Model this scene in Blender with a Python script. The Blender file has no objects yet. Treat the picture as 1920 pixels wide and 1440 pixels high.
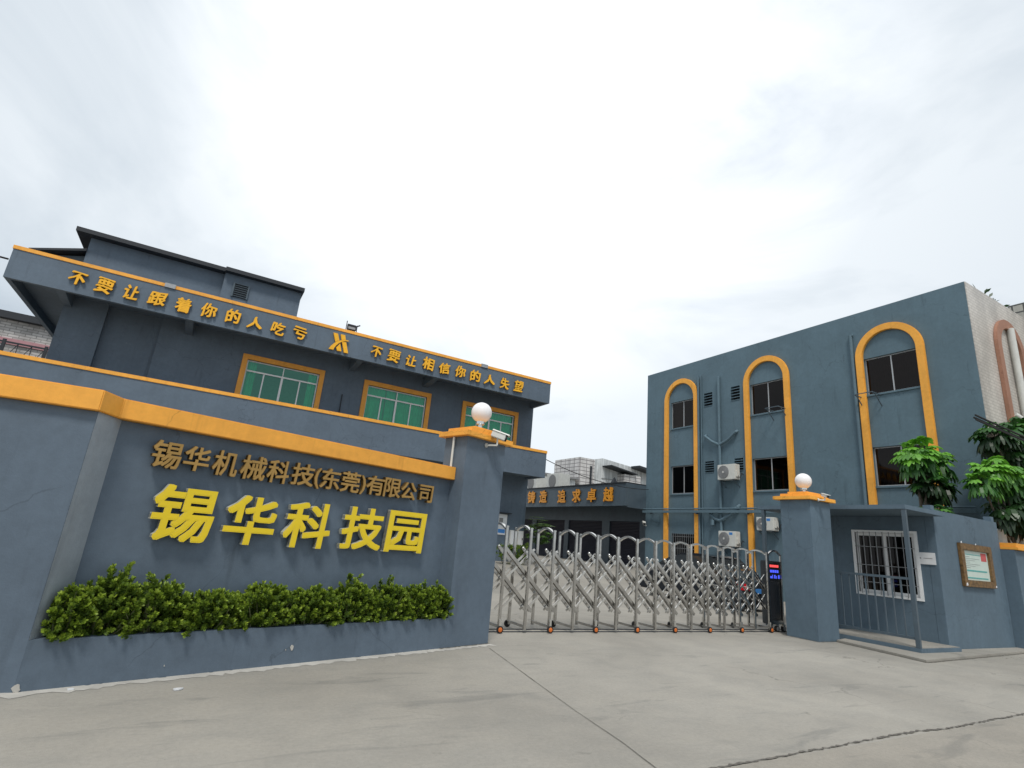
import bpy, bmesh, math, random
import numpy as np
from mathutils import Vector, Matrix
R = math.radians
scene = bpy.context.scene
col = scene.collection

# ------------------------------------------------------------------ camera
# World axes: X runs along the left building's front, Y goes away from the street, Z up.
cam_d = bpy.data.cameras.new('camera'); cam = bpy.data.objects.new('camera', cam_d); col.objects.link(cam)
cam_d.lens = 19.002; cam_d.sensor_width = 36; cam_d.clip_end = 2000; cam_d.clip_start = .05
yaw, pit, rol = 0.4999214, 0.280687, 0.0891415
_f = Vector((math.sin(yaw) * math.cos(pit), math.cos(yaw) * math.cos(pit), math.sin(pit)))
_x0 = Vector((math.cos(yaw), -math.sin(yaw), 0)); _u0 = _x0.cross(_f)
_x = _x0 * math.cos(rol) + _u0 * math.sin(rol); _u = _u0 * math.cos(rol) - _x0 * math.sin(rol)
cam.matrix_world = Matrix(((_x.x, _u.x, -_f.x, 0), (_x.y, _u.y, -_f.y, 0), (_x.z, _u.z, -_f.z, 1.5), (0, 0, 0, 1)))
scene.camera = cam

# ------------------------------------------------------------------ world, sun, exposure
world = bpy.data.worlds.new('World'); scene.world = world; world.use_nodes = True
nt = world.node_tree; nt.nodes.clear()
out = nt.nodes.new('ShaderNodeOutputWorld'); mixs = nt.nodes.new('ShaderNodeMixShader')
b1 = nt.nodes.new('ShaderNodeBackground'); b2 = nt.nodes.new('ShaderNodeBackground')
sky = nt.nodes.new('ShaderNodeTexSky'); sky.sky_type = 'NISHITA'; sky.sun_disc = False
SUN_EL, SUN_AZ = R(58), R(212)
sky.sun_elevation = SUN_EL; sky.sun_rotation = SUN_AZ
b1.inputs[1].default_value = .1
nt.links.new(sky.outputs[0], b1.inputs[0])
tc = nt.nodes.new('ShaderNodeTexCoord'); mp = nt.nodes.new('ShaderNodeMapping'); mp.inputs['Scale'].default_value = (1, 1, 2.2)
mp.inputs['Rotation'].default_value = (.2, .1, .9)
nz = nt.nodes.new('ShaderNodeTexNoise'); nz.inputs['Scale'].default_value = 1.7; nz.inputs['Detail'].default_value = 7
nz.inputs['Roughness'].default_value = .56; nz.inputs['Distortion'].default_value = .6
rp = nt.nodes.new('ShaderNodeValToRGB')
e = rp.color_ramp.elements
e[0].position = .27; e[0].color = (.56, .61, .67, 1); e[1].position = .57; e[1].color = (.97, .985, 1, 1)
e2 = rp.color_ramp.elements.new(.42); e2.color = (.80, .835, .87, 1)
nt.links.new(tc.outputs['Generated'], mp.inputs[0]); nt.links.new(mp.outputs[0], nz.inputs[0]); nt.links.new(nz.outputs[0], rp.inputs[0])
# the overcast is thinnest, so brightest, high in the middle of the view and thicker towards the horizon and sides
dv = nt.nodes.new('ShaderNodeVectorMath'); dv.operation = 'DOT_PRODUCT'; dv.inputs[1].default_value = (.33, .62, .711)
r2 = nt.nodes.new('ShaderNodeValToRGB'); q_ = r2.color_ramp.elements
q_[0].position = .60; q_[0].color = (.55, .59, .62, 1); q_[1].position = .97; q_[1].color = (1, 1, 1, 1)
q2 = q_.new(.84); q2.color = (.68, .71, .73, 1)
ml = nt.nodes.new('ShaderNodeMix'); ml.data_type = 'RGBA'; ml.blend_type = 'MULTIPLY'; ml.inputs[0].default_value = 1
nt.links.new(tc.outputs['Generated'], dv.inputs[0]); nt.links.new(dv.outputs['Value'], r2.inputs[0])
nt.links.new(rp.outputs[0], ml.inputs[6]); nt.links.new(r2.outputs[0], ml.inputs[7]); nt.links.new(ml.outputs[2], b2.inputs[0]); b2.inputs[1].default_value = .93
mixs.inputs[0].default_value = .93
nt.links.new(b1.outputs[0], mixs.inputs[1]); nt.links.new(b2.outputs[0], mixs.inputs[2]); nt.links.new(mixs.outputs[0], out.inputs[0])

sun_d = bpy.data.lights.new('sun', 'SUN'); sun_d.energy = 1.5; sun_d.angle = R(12); sun_d.color = (1, .96, .9)
sun = bpy.data.objects.new('sun', sun_d); col.objects.link(sun)
sv = Vector((math.sin(SUN_AZ) * math.cos(SUN_EL), math.cos(SUN_AZ) * math.cos(SUN_EL), math.sin(SUN_EL)))
sun.rotation_euler = sv.to_track_quat('Z', 'Y').to_euler()
vs = scene.view_settings; vs.view_transform = 'Standard'; vs.look = 'None'; vs.exposure = .60; vs.gamma = 1; vs.use_curve_mapping = False

# ------------------------------------------------------------------ materials
def newmat(name):
    m = bpy.data.materials.new(name); m.use_nodes = True
    return m, m.node_tree, m.node_tree.nodes['Principled BSDF']
def pos_noise(nt, scale, detail=4, rough=.55, stretch=None, dist=0):
    g = nt.nodes.new('ShaderNodeNewGeometry'); n = nt.nodes.new('ShaderNodeTexNoise')
    n.inputs['Scale'].default_value = scale; n.inputs['Detail'].default_value = detail
    n.inputs['Roughness'].default_value = rough; n.inputs['Distortion'].default_value = dist
    if stretch:
        mp = nt.nodes.new('ShaderNodeMapping'); mp.inputs['Scale'].default_value = stretch
        nt.links.new(g.outputs['Position'], mp.inputs[0]); nt.links.new(mp.outputs[0], n.inputs[0])
    else: nt.links.new(g.outputs['Position'], n.inputs[0])
    return n.outputs[0]
def ramp(nt, src, stops):
    r = nt.nodes.new('ShaderNodeValToRGB'); el = r.color_ramp.elements
    while len(el) < len(stops): el.new(.5)
    for e_, (p, c) in zip(el, stops): e_.position = p; e_.color = (*c, 1) if len(c) == 3 else c
    nt.links.new(src, r.inputs[0]); return r.outputs[0]
def mixc(nt, fac, a, b, mode='MIX'):
    m = nt.nodes.new('ShaderNodeMix'); m.data_type = 'RGBA'; m.blend_type = mode
    for s, v in ((m.inputs[0], fac), (m.inputs[6], a), (m.inputs[7], b)):
        if isinstance(v, (int, float)): s.default_value = v
        elif isinstance(v, tuple): s.default_value = (*v, 1)
        else: nt.links.new(v, s)
    return m.outputs[2]
def bump(nt, p, src, strength, dist=.01):
    b = nt.nodes.new('ShaderNodeBump'); b.inputs['Strength'].default_value = strength; b.inputs['Distance'].default_value = dist
    nt.links.new(src, b.inputs['Height']); nt.links.new(b.outputs[0], p.inputs['Normal'])
def hairline(nt, scale, width, cover, dark):
    g = nt.nodes.new('ShaderNodeNewGeometry'); wob = nt.nodes.new('ShaderNodeTexNoise'); wob.inputs['Scale'].default_value = 2.5; wob.inputs['Detail'].default_value = 5
    nt.links.new(g.outputs['Position'], wob.inputs[0])
    vm = nt.nodes.new('ShaderNodeVectorMath'); vm.operation = 'MULTIPLY_ADD'; vm.inputs[1].default_value = (.5, .5, .5)
    nt.links.new(wob.outputs['Color'], vm.inputs[0]); nt.links.new(g.outputs['Position'], vm.inputs[2])
    v = nt.nodes.new('ShaderNodeTexVoronoi'); v.feature = 'DISTANCE_TO_EDGE'; v.inputs['Scale'].default_value = scale; nt.links.new(vm.outputs[0], v.inputs['Vector'])
    line = ramp(nt, v.outputs['Distance'], [(0, (dark,) * 3), (width, (1, 1, 1))])
    mask = ramp(nt, pos_noise(nt, .45, 2), [(cover, (1, 1, 1)), (cover + .06, (0, 0, 0))])
    return mixc(nt, mask, line, (1., 1., 1.))
def sc(c, k): return tuple(min(1, x * k) for x in c)
def paint(name, c, var=.10, rough=.7, bmp=.25, streak=.035, grain=60, drip=.16, scuff=.5, crack=.72):
    """rolled masonry paint: soft cloudy patches, faint vertical rain streaks, roller grain"""
    m, nt, p = newmat(name)
    a = pos_noise(nt, .8, 5); s = pos_noise(nt, 2.2, 4, .6, (1.6, 1.6, .12)); f = pos_noise(nt, 9, 5, .7)
    c1 = ramp(nt, a, [(.3, sc(c, 1 - var)), (.7, sc(c, 1 + var))])
    st = ramp(nt, s, [(.42, (1 - streak,) * 3), (.6, (1 + streak * .35,) * 3)])
    c2 = mixc(nt, 1.0, c1, st, 'MULTIPLY')
    fs = ramp(nt, f, [(.3, (.9,) * 3), (.7, (1.06,) * 3)])
    c3 = mixc(nt, 1.0, c2, fs, 'MULTIPLY')
    pt = ramp(nt, pos_noise(nt, .55, 3, .5, (1, 1, 1.4), .3), [(.485, (.965,) * 3), (.515, (1.025,) * 3)])        # repainted patches
    c3 = mixc(nt, 1.0, c3, pt, 'MULTIPLY')
    dr = ramp(nt, pos_noise(nt, 5.5, 3, .6, (1, 1, .10), .1), [(.63, (1, 1, 1)), (.72, (1 - drip,) * 3)])             # drip marks
    c3 = mixc(nt, 1.0, c3, dr, 'MULTIPLY')
    sf = ramp(nt, pos_noise(nt, 3.4, 6, .72, (1, 1, 1.7)), [(.70, (0, 0, 0)), (.80, (scuff,) * 3)])                    # chalky scuffs
    c3 = mixc(nt, sf, c3, (.42, .43, .43))
    c3 = mixc(nt, 1.0, c3, hairline(nt, .40, .0022, .44, crack), 'MULTIPLY')
    nt.links.new(c3, p.inputs['Base Color']); p.inputs['Roughness'].default_value = rough
    bump(nt, p, pos_noise(nt, grain, 3), bmp, .006)
    return m
def plain(name, c, rough=.5, metal=0, var=.08, scale=14, spec=.5):
    m, nt, p = newmat(name)
    c1 = ramp(nt, pos_noise(nt, scale, 4), [(.3, sc(c, 1 - var)), (.7, sc(c, 1 + var))])
    nt.links.new(c1, p.inputs['Base Color']); p.inputs['Roughness'].default_value = rough; p.inputs['Metallic'].default_value = metal
    p.inputs['Specular IOR Level'].default_value = spec
    return m
def emit(name, c, s):
    m, nt, p = newmat(name); p.inputs['Base Color'].default_value = (0, 0, 0, 1)
    p.inputs['Emission Color'].default_value = (*c, 1); p.inputs['Emission Strength'].default_value = s; return m
def glass(name, tint, refl=.12, rough=.02, gcol=(1, 1, 1)):
    m = bpy.data.materials.new(name); m.use_nodes = True; nt = m.node_tree; nt.nodes.clear()
    o = nt.nodes.new('ShaderNodeOutputMaterial'); t = nt.nodes.new('ShaderNodeBsdfTransparent'); g = nt.nodes.new('ShaderNodeBsdfGlossy')
    t.inputs[0].default_value = (*tint, 1); g.inputs['Roughness'].default_value = rough
    f = nt.nodes.new('ShaderNodeLayerWeight'); f.inputs[0].default_value = .5
    pw = nt.nodes.new('ShaderNodeMath'); pw.operation = 'POWER'; pw.inputs[1].default_value = 4; nt.links.new(f.outputs['Facing'], pw.inputs[0])
    ad = nt.nodes.new('ShaderNodeMath'); ad.operation = 'ADD'; ad.inputs[1].default_value = refl; ad.use_clamp = True
    g.inputs[0].default_value = (*gcol, 1)
    mx = nt.nodes.new('ShaderNodeMixShader'); nt.links.new(pw.outputs[0], ad.inputs[0]); nt.links.new(ad.outputs[0], mx.inputs[0])
    nt.links.new(t.outputs[0], mx.inputs[1]); nt.links.new(g.outputs[0], mx.inputs[2]); nt.links.new(mx.outputs[0], o.inputs[0])
    return m
def leafmat(name, stops, trans=.25, rough=.45):
    m, nt, p = newmat(name)
    at = nt.nodes.new('ShaderNodeAttribute'); at.attribute_name = 'tone'
    c = ramp(nt, at.outputs['Fac'], stops)
    nt.links.new(c, p.inputs['Base Color']); p.inputs['Roughness'].default_value = rough
    tr = nt.nodes.new('ShaderNodeBsdfTranslucent'); nt.links.new(c, tr.inputs[0])
    mx = nt.nodes.new('ShaderNodeMixShader'); mx.inputs[0].default_value = trans
    o = nt.nodes['Material Output']
    nt.links.new(p.outputs[0], mx.inputs[1]); nt.links.new(tr.outputs[0], mx.inputs[2]); nt.links.new(mx.outputs[0], o.inputs[0])
    return m
def tiles(name, c, grout, w, h, offs=.5, var=.15, mortar=.012, rough=.35):
    m, nt, p = newmat(name)
    g = nt.nodes.new('ShaderNodeNewGeometry'); sx = nt.nodes.new('ShaderNodeSeparateXYZ'); cx = nt.nodes.new('ShaderNodeCombineXYZ')
    ad = nt.nodes.new('ShaderNodeMath'); ad.operation = 'ADD'
    nt.links.new(g.outputs['Position'], sx.inputs[0]); nt.links.new(sx.outputs[0], ad.inputs[0]); nt.links.new(sx.outputs[1], ad.inputs[1])
    nt.links.new(ad.outputs[0], cx.inputs[0]); nt.links.new(sx.outputs[2], cx.inputs[1])
    b = nt.nodes.new('ShaderNodeTexBrick'); b.offset = offs; b.inputs['Scale'].default_value = 1
    b.inputs['Brick Width'].default_value = w; b.inputs['Row Height'].default_value = h; b.inputs['Mortar Size'].default_value = mortar
    b.inputs['Color1'].default_value = (*sc(c, 1 - var), 1); b.inputs['Color2'].default_value = (*sc(c, 1 + var), 1); b.inputs['Mortar'].default_value = (*grout, 1)
    nt.links.new(cx.outputs[0], b.inputs[0])
    d = ramp(nt, pos_noise(nt, 1.3, 5, .6, (1, 1, .3)), [(.35, (.72,) * 3), (.6, (1, 1, 1))])
    nt.links.new(mixc(nt, 1.0, b.outputs[0], d, 'MULTIPLY'), p.inputs['Base Color']); p.inputs['Roughness'].default_value = rough
    return m

GREY = (.106, .143, .186)
M = {}
M['grey'] = paint('grey_paint', GREY)
M['grey_far'] = paint('grey_paint_teal', (.104, .166, .204), .05, .75, .15, .03)
M['grey_gate'] = paint('grey_paint_gatehouse', (.098, .146, .188))
M['grey_metal'] = paint('grey_sheet_metal', (.075, .105, .13), .1, .45, .05)
M['orange'] = paint('orange_paint', (.90, .41, .055), .07, .6, .2, .05, 60, .22, .25)
M['frame_orange'] = paint('orange_window_paint', (.82, .36, .05), .06, .6, .12, .05)
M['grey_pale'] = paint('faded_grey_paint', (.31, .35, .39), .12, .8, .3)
M['dark'] = plain('dark_roof_sheet', (.018, .022, .028), .6)
M['soil'] = plain('soil', (.03, .022, .015), .95, 0, .4, 30)
M['yellow'] = plain('yellow_acrylic', (.80, .58, .010), .32, 0, .03, 5)
M['side_white'] = plain('pale_letter_side', (.42, .42, .36), .5)
M['gold'] = plain('gold_letter', (.90, .45, .012), .38, 0, .08, 6)
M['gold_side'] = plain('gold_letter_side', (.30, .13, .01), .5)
M['bronze'] = plain('bronze_letter', (.42, .25, .075), .38, .55, .12, 3)
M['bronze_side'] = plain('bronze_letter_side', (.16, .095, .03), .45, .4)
M['hallgold'] = plain('orange_letter', (.80, .32, .015), .4)
M['white'] = plain('white_aluminium', (.80, .81, .81), .4, 0, .05)
M['alu'] = plain('dull_aluminium', (.42, .43, .44), .4, .3, .05)
M['white_p'] = plain('white_plastic', (.62, .62, .58), .4, 0, .08, 6)
M['globe'] = plain('opal_glass', (.86, .84, .84), .18, 0, .02)
M['steel'] = plain('stainless_steel', (.50, .49, .47), .17, 1, .16, 9)
M['dark_steel'] = plain('dark_sheet_steel', (.06, .065, .07), .35, .5, .08)
M['steel_l'] = plain('bright_steel', (.72, .71, .68), .22, 1, .05)
M['galv'] = plain('galvanised_steel', (.33, .34, .35), .5, .6, .15)
M['black'] = plain('black_plastic', (.012, .012, .014), .4)
M['rubber'] = plain('rubber', (.015, .015, .015), .8)
M['orange_p'] = plain('orange_hub', (.62, .15, .02), .5)
M['green_glass'] = glass('green_glass', (.34, .74, .60), .14, .02, (.35, .8, .62))
M['dark_glass'] = glass('smoked_glass', (.13, .12, .115), .03, .03, (.8, .72, .68))
M['room'] = plain('room_wall', (.30, .40, .36), .9)
M['room_dark'] = plain('dark_room', (.05, .045, .04), .9)
M['curtain'] = plain('green_curtain', (.04, .52, .29), .8, 0, .15, 3)
M['curtain_b'] = plain('brown_curtain', (.16, .11, .085), .85, 0, .3, 4)
M['tilew'] = tiles('cream_wall_tile', (.62, .58, .53), (.48, .445, .40), .30, .12, .5, .05, .016)
M['tileg'] = tiles('grid_wall_tile', (.50, .48, .42), (.10, .10, .09), .55, .5, .0, .1, .05)
M['tileb'] = tiles('white_building_tile', (.62, .60, .58), (.22, .20, .20), 1.1, .5, .0, .05, .05)
M['render_w'] = paint('stained_white_render', (.58, .60, .60), .12, .8, .2, .25)
M['brickw'] = tiles('whitewashed_brick', (.50, .48, .46), (.26, .25, .24), .5, .16, .5, .2, .02, .8)
M['pink'] = paint('pink_band', (.48, .25, .27), .1)
M['brown_trim'] = paint('brown_arch_paint', (.34, .17, .11), .12, .6)
M['shutter'] = plain('roller_shutter', (.035, .035, .05), .5, 0, .1, 20)
M['trunk'] = plain('bark', (.11, .095, .075), .9, 0, .3, 20)
M['stem'] = plain('green_stem', (.12, .13, .06), .8, 0, .2, 20)
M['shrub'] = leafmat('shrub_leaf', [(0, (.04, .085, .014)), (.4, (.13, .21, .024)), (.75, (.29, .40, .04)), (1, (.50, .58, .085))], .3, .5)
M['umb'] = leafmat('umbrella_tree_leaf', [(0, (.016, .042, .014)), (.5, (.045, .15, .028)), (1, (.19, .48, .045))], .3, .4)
M['young'] = leafmat('young_tree_leaf', [(0, (.05, .11, .025)), (1, (.16, .30, .06))], .3)
M['notice_wood'] = plain('gilt_wood_frame', (.16, .09, .032), .45, 0, .5, 12)
M['paper'] = plain('pale_green_paper', (.55, .64, .58), .6, 0, .04, 6)
M['teal'] = plain('teal_print', (.10, .36, .34), .6)
M['red'] = plain('red_print', (.55, .10, .10), .6)
M['ink'] = plain('grey_ink', (.22, .22, .22), .7)
M['blue'] = plain('blue_print', (.05, .22, .55), .5)
M['sign_white'] = plain('white_sign_board', (.70, .71, .72), .35, 0, .03)
M['carpaint'] = plain('dark_car_paint', (.02, .022, .026), .15, 0, .05)
M['carsilver'] = plain('silver_car_paint', (.36, .37, .38), .25, .6, .05)
M['tail'] = plain('red_tail_lamp', (.55, .012, .02), .15)
M['led_red'] = emit('red_led', (1, .10, .10), .8); M['led_blue'] = emit('blue_led', (.08, .12, 1), .8)

def ground_mat(name, c, dark):
    m, nt, p = newmat(name)
    big = pos_noise(nt, .35, 6, .6, None, .4); mid = pos_noise(nt, 1.6, 6, .62, (1, 1.6, 1), .5); fine = pos_noise(nt, 26, 5, .7)
    c1 = ramp(nt, big, [(.32, sc(c, .84)), (.5, c), (.68, sc(c, 1.13))])
    c2 = mixc(nt, 1.0, c1, ramp(nt, mid, [(.34, (.91, .915, .92)), (.56, (1.01, 1.005, 1)), (.8, (1.04, 1.03, 1.01))]), 'MULTIPLY')
    c3 = mixc(nt, 1.0, c2, ramp(nt, fine, [(.3, (.90,) * 3), (.65, (1.05,) * 3)]), 'MULTIPLY')
    scuff = pos_noise(nt, 1.1, 5, .6, (.55, 2.6, 1), .9)
    c4 = mixc(nt, 1.0, c3, ramp(nt, scuff, [(.31, (.78, .795, .81)), (.41, (1, 1, 1))]), 'MULTIPLY')
    grit = pos_noise(nt, 190, 3, .8)
    c4 = mixc(nt, 1.0, c4, ramp(nt, grit, [(.3, (.78,) * 3), (.5, (1,) * 3), (.7, (1.14,) * 3)]), 'MULTIPLY')
    oil = pos_noise(nt, .9, 4, .65, None, 1.2)
    c4 = mixc(nt, 1.0, c4, ramp(nt, oil, [(.25, (.66, .66, .66)), (.31, (1, 1, 1))]), 'MULTIPLY')
    spk = pos_noise(nt, 70, 2, .5)
    c5 = mixc(nt, 1.0, c4, ramp(nt, spk, [(.24, (.45,) * 3), (.30, (1, 1, 1))]), 'MULTIPLY')
    c5 = mixc(nt, 1.0, c5, hairline(nt, .33, .0022, .52, .55), 'MULTIPLY')
    nt.links.new(c5, p.inputs['Base Color']); p.inputs['Roughness'].default_value = .82
    bump(nt, p, fine, .18, .006); return m
M['concrete'] = ground_mat('worn_concrete', (.308, .290, .254), 0)
M['road'] = ground_mat('road_concrete', (.290, .267, .228), 0)
M['mortar'] = paint('pale_mortar', (.46, .44, .40), .3, .9, .6, .0, 30)
M['crack'] = plain('dark_joint', (.12, .11, .095), .95, 0, .4, 40)

# ------------------------------------------------------------------ geometry helpers
CG = 0.808472 - 0.4999214
cC, sC = math.cos(CG), math.sin(CG)
def FA(x, y, z): return (x, y, z)                                            # building frame
def FC(t, dep, z): return (t * cC - dep * sC, t * sC + dep * cC, z)           # sign wall frame
def FB(a0): return lambda u, dep, z: (a0 + dep, u, z)                         # a facade whose face looks towards -X
def wloc(o):
    v = Vector((0, 0, 0))
    while o is not None: v = v + Vector(o.location); o = o.parent
    return v
class MB:
    def __init__(s): s.v = []; s.f = []; s.m = []
    def add(s, vs, fs, mi=0):
        n = len(s.v); s.v += [tuple(p) for p in vs]; s.f += [tuple(i + n for i in f) for f in fs]; s.m += [mi] * len(fs); return s
    def box(s, fr, x0, x1, y0, y1, z0, z1, mi=0):
        p = [fr(x, y, z) for z in (z0, z1) for x, y in ((x0, y0), (x1, y0), (x1, y1), (x0, y1))]
        return s.add(p, [(3, 2, 1, 0), (4, 5, 6, 7), (0, 1, 5, 4), (1, 2, 6, 5), (2, 3, 7, 6), (3, 0, 4, 7)], mi)
    def prism(s, fr, poly, y0, y1, mi=0):
        """poly: list of (x,z), extruded from y0 to y1"""
        n = len(poly)
        p = [fr(x, y0, z) for x, z in poly] + [fr(x, y1, z) for x, z in poly]
        return s.add(p, [tuple(range(n)), tuple(range(2 * n - 1, n - 1, -1))] + [(i, i + n, (i + 1) % n + n, (i + 1) % n) for i in range(n)], mi)
    def column(s, fr, poly, z0, z1, mi=0):
        n = len(poly)
        p = [fr(x, y, z0) for x, y in poly] + [fr(x, y, z1) for x, y in poly]
        return s.add(p, [tuple(range(n - 1, -1, -1)), tuple(range(n, 2 * n))] + [(i, (i + 1) % n, (i + 1) % n + n, i + n) for i in range(n)], mi)
    def tube(s, pts, r, n=8, mi=0, cap=True):
        pts = [Vector(p) for p in pts]; rr = r if isinstance(r, (list, tuple)) else [r] * len(pts)
        rings = []
        for i, p in enumerate(pts):
            d = (pts[min(i + 1, len(pts) - 1)] - pts[max(i - 1, 0)]).normalized()
            a = d.orthogonal().normalized() if i == 0 else (pa - d * pa.dot(d)).normalized()
            pa = a; b = d.cross(a)
            rings.append([p + (a * math.cos(2 * math.pi * k / n) + b * math.sin(2 * math.pi * k / n)) * rr[i] for k in range(n)])
        vs = [q for rg in rings for q in rg]; fs = []
        for i in range(len(pts) - 1):
            for k in range(n): fs.append((i * n + k, i * n + (k + 1) % n, (i + 1) * n + (k + 1) % n, (i + 1) * n + k))
        if cap: fs += [tuple(range(n - 1, -1, -1)), tuple(range((len(pts) - 1) * n, len(pts) * n))]
        return s.add(vs, fs, mi)
    def bar(s, p0, p1, w, h=None, mi=0, up=(0, 0, 1)):
        p0, p1 = Vector(p0), Vector(p1); h = h or w; d = (p1 - p0).normalized(); up = Vector(up)
        if abs(d.dot(up)) > .98: up = Vector((0, 1, 0))
        a = d.cross(up).normalized(); b = a.cross(d)
        vs = [p + a * sx * w / 2 + b * sy * h / 2 for p in (p0, p1) for sx, sy in ((-1, -1), (1, -1), (1, 1), (-1, 1))]
        return s.add(vs, [(3, 2, 1, 0), (4, 5, 6, 7), (0, 1, 5, 4), (1, 2, 6, 5), (2, 3, 7, 6), (3, 0, 4, 7)], mi)
    def lathe(s, c, prof, n=24, mi=0, axis=(0, 0, 1)):
        ax = Vector(axis).normalized(); a = ax.orthogonal().normalized(); b = ax.cross(a); c = Vector(c)
        vs = [c + ax * h + (a * math.cos(2 * math.pi * k / n) + b * math.sin(2 * math.pi * k / n)) * r for r, h in prof for k in range(n)]
        fs = [(i * n + k, i * n + (k + 1) % n, (i + 1) * n + (k + 1) % n, (i + 1) * n + k) for i in range(len(prof) - 1) for k in range(n)]
        fs += [tuple(range(n - 1, -1, -1)), tuple(range((len(prof) - 1) * n, len(prof) * n))]
        return s.add(vs, fs, mi)
    def ball(s, c, r, n=24, m=14, mi=0):
        prof = [(max(1e-4, r * math.sin(math.pi * i / m)), -r * math.cos(math.pi * i / m)) for i in range(m + 1)]
        return s.lathe(c, prof, n, mi)
    def panel(s, fr, u0, u1, z0, z1, dep, th, holes=(), mi=0):
        """wall sheet of thickness th whose face is at dep, with real openings (u0,u1,z0,z1)"""
        us = sorted({u0, u1, *[h[0] for h in holes], *[h[1] for h in holes]}); zs = sorted({z0, z1, *[h[2] for h in holes], *[h[3] for h in holes]})
        us = [u for u in us if u0 <= u <= u1]; zs = [z for z in zs if z0 <= z <= z1]
        def hole(i, j):
            if not (0 <= i < len(us) - 1 and 0 <= j < len(zs) - 1): return True
            cu, cz = (us[i] + us[i + 1]) / 2, (zs[j] + zs[j + 1]) / 2
            return any(h[0] < cu < h[1] and h[2] < cz < h[3] for h in holes)
        for i in range(len(us) - 1):
            for j in range(len(zs) - 1):
                if hole(i, j): continue
                a, b, c, d = us[i], us[i + 1], zs[j], zs[j + 1]
                for dd in (dep, dep + th): s.add([fr(a, dd, c), fr(b, dd, c), fr(b, dd, d), fr(a, dd, d)], [(0, 1, 2, 3)], mi)
                for (ii, jj, q) in ((i - 1, j, (a, c, a, d)), (i + 1, j, (b, c, b, d)), (i, j - 1, (a, c, b, c)), (i, j + 1, (a, d, b, d))):
                    if hole(ii, jj): s.add([fr(q[0], dep, q[1]), fr(q[2], dep, q[3]), fr(q[2], dep + th, q[3]), fr(q[0], dep + th, q[1])], [(0, 1, 2, 3)], mi)
        return s
    def build(s, name, mats, parent=None, smooth=False, bevel=0, weld=True):
        me = bpy.data.meshes.new(name)
        if parent is not None: org = wloc(parent)
        else:
            V = np.array(s.v); org = Vector(((V[:, 0].min() + V[:, 0].max()) / 2, (V[:, 1].min() + V[:, 1].max()) / 2, V[:, 2].min()))
        me.from_pydata([Vector(p) - org for p in s.v], [], s.f)
        mats = mats if isinstance(mats, (list, tuple)) else [mats]
        for m in mats: me.materials.append(m)
        me.polygons.foreach_set('material_index', s.m)
        bm = bmesh.new(); bm.from_mesh(me)
        if weld: bmesh.ops.remove_doubles(bm, verts=bm.verts, dist=1e-5)
        bmesh.ops.recalc_face_normals(bm, faces=bm.faces)
        if bevel:
            es = [e for e in bm.edges if len(e.link_faces) == 2 and e.calc_face_angle(0) > .5]
            bmesh.ops.bevel(bm, geom=es, offset=bevel, segments=2, affect='EDGES', clamp_overlap=True)
        if smooth:
            for f in bm.faces: f.smooth = True
            for e in bm.edges: e.smooth = not (len(e.link_faces) == 2 and e.calc_face_angle(0) > .7)
        bm.to_mesh(me); bm.free()
        o = bpy.data.objects.new(name, me); col.objects.link(o)
        if parent is not None: o.parent = parent
        else: o.location = org
        return o
def tag(o, label=None, cat=None, group=None, kind=None):
    if label: o['label'] = label
    if cat: o['category'] = cat
    if group: o['group'] = group
    if kind: o['kind'] = kind
    return o
def thing(name, loc, label, cat, group=None):
    o = bpy.data.objects.new(name, None); col.objects.link(o); o.location = loc; o.empty_display_size = .2
    return tag(o, label, cat, group)

# ------------------------------------------------------------------ ground and road
def gz(y):
    s = min(1, max(0, (y - 17) / 9)); return .62 * s * s * (3 - 2 * s) if s < 1 else .62
g = MB(); ys = [-60, -20, 0, 3.23] + list(np.arange(5, 17, 3)) + list(np.arange(17, 26.5, .5)) + [30, 40, 60, 100, 200, 500]
xs = [-500, -60, -20, -5, 0, 5, 10, 15, 20, 26, 40, 80, 500]
nx = len(xs); g.add([(x, y, gz(y)) for y in ys for x in xs], [(j * nx + i, j * nx + i + 1, (j + 1) * nx + i + 1, (j + 1) * nx + i) for j in range(len(ys) - 1) for i in range(nx - 1)])
tag(g.build('ground', M['concrete']), kind='structure')
rd = MB(); rd.add([(-300, -60, .004), (300, -60, .004), (300, 3.2, .004), (-300, 3.2, .004)], [(0, 1, 2, 3)])
tag(rd.build('road', M['road']), kind='structure')
rng = random.Random(4)
def ragged(pts, w0, w1, z, step=.06, jit=.02, rng=rng):
    """flat ribbon with broken edges"""
    P = []; pts = [Vector(p) for p in pts]
    for a, b in zip(pts, pts[1:]):
        n = max(1, int((b - a).length / step))
        P += [a.lerp(b, i / n) for i in range(n)]
    P.append(pts[-1]); vs = []
    for i, p in enumerate(P):
        d = (P[min(i + 1, len(P) - 1)] - P[max(0, i - 1)]).normalized(); nrm = Vector((-d.y, d.x, 0)); w = w0 + (w1 - w0) * rng.random()
        o = rng.uniform(-jit, jit); vs += [p + nrm * (o + w / 2), p + nrm * (o - w / 2)]
    return [(v.x, v.y, z) for v in vs], [(2 * i, 2 * i + 1, 2 * i + 3, 2 * i + 2) for i in range(len(P) - 1)]
cr = MB(); cr.add(*ragged([(3.3, 3.21, 0), (4.6, 3.225, 0), (5.66, 3.25, 0), (6.83, 3.27, 0), (7.25, 3.22, 0), (8.4, 3.245, 0), (10, 3.26, 0), (16, 3.25, 0)], .006, .035, .008, .04, .012))
tag(cr.build('road_joint', M['crack']), kind='structure')
jt = MB(); jt.add(*ragged([(4.06, 7.40, 0), (3.53, 4.62, 0), (3.42, 3.86, 0), (3.28, 3.25, 0)], .005, .009, .006, .1, .002))
tag(jt.build('pavement_joint', M['crack']), kind='structure')

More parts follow.
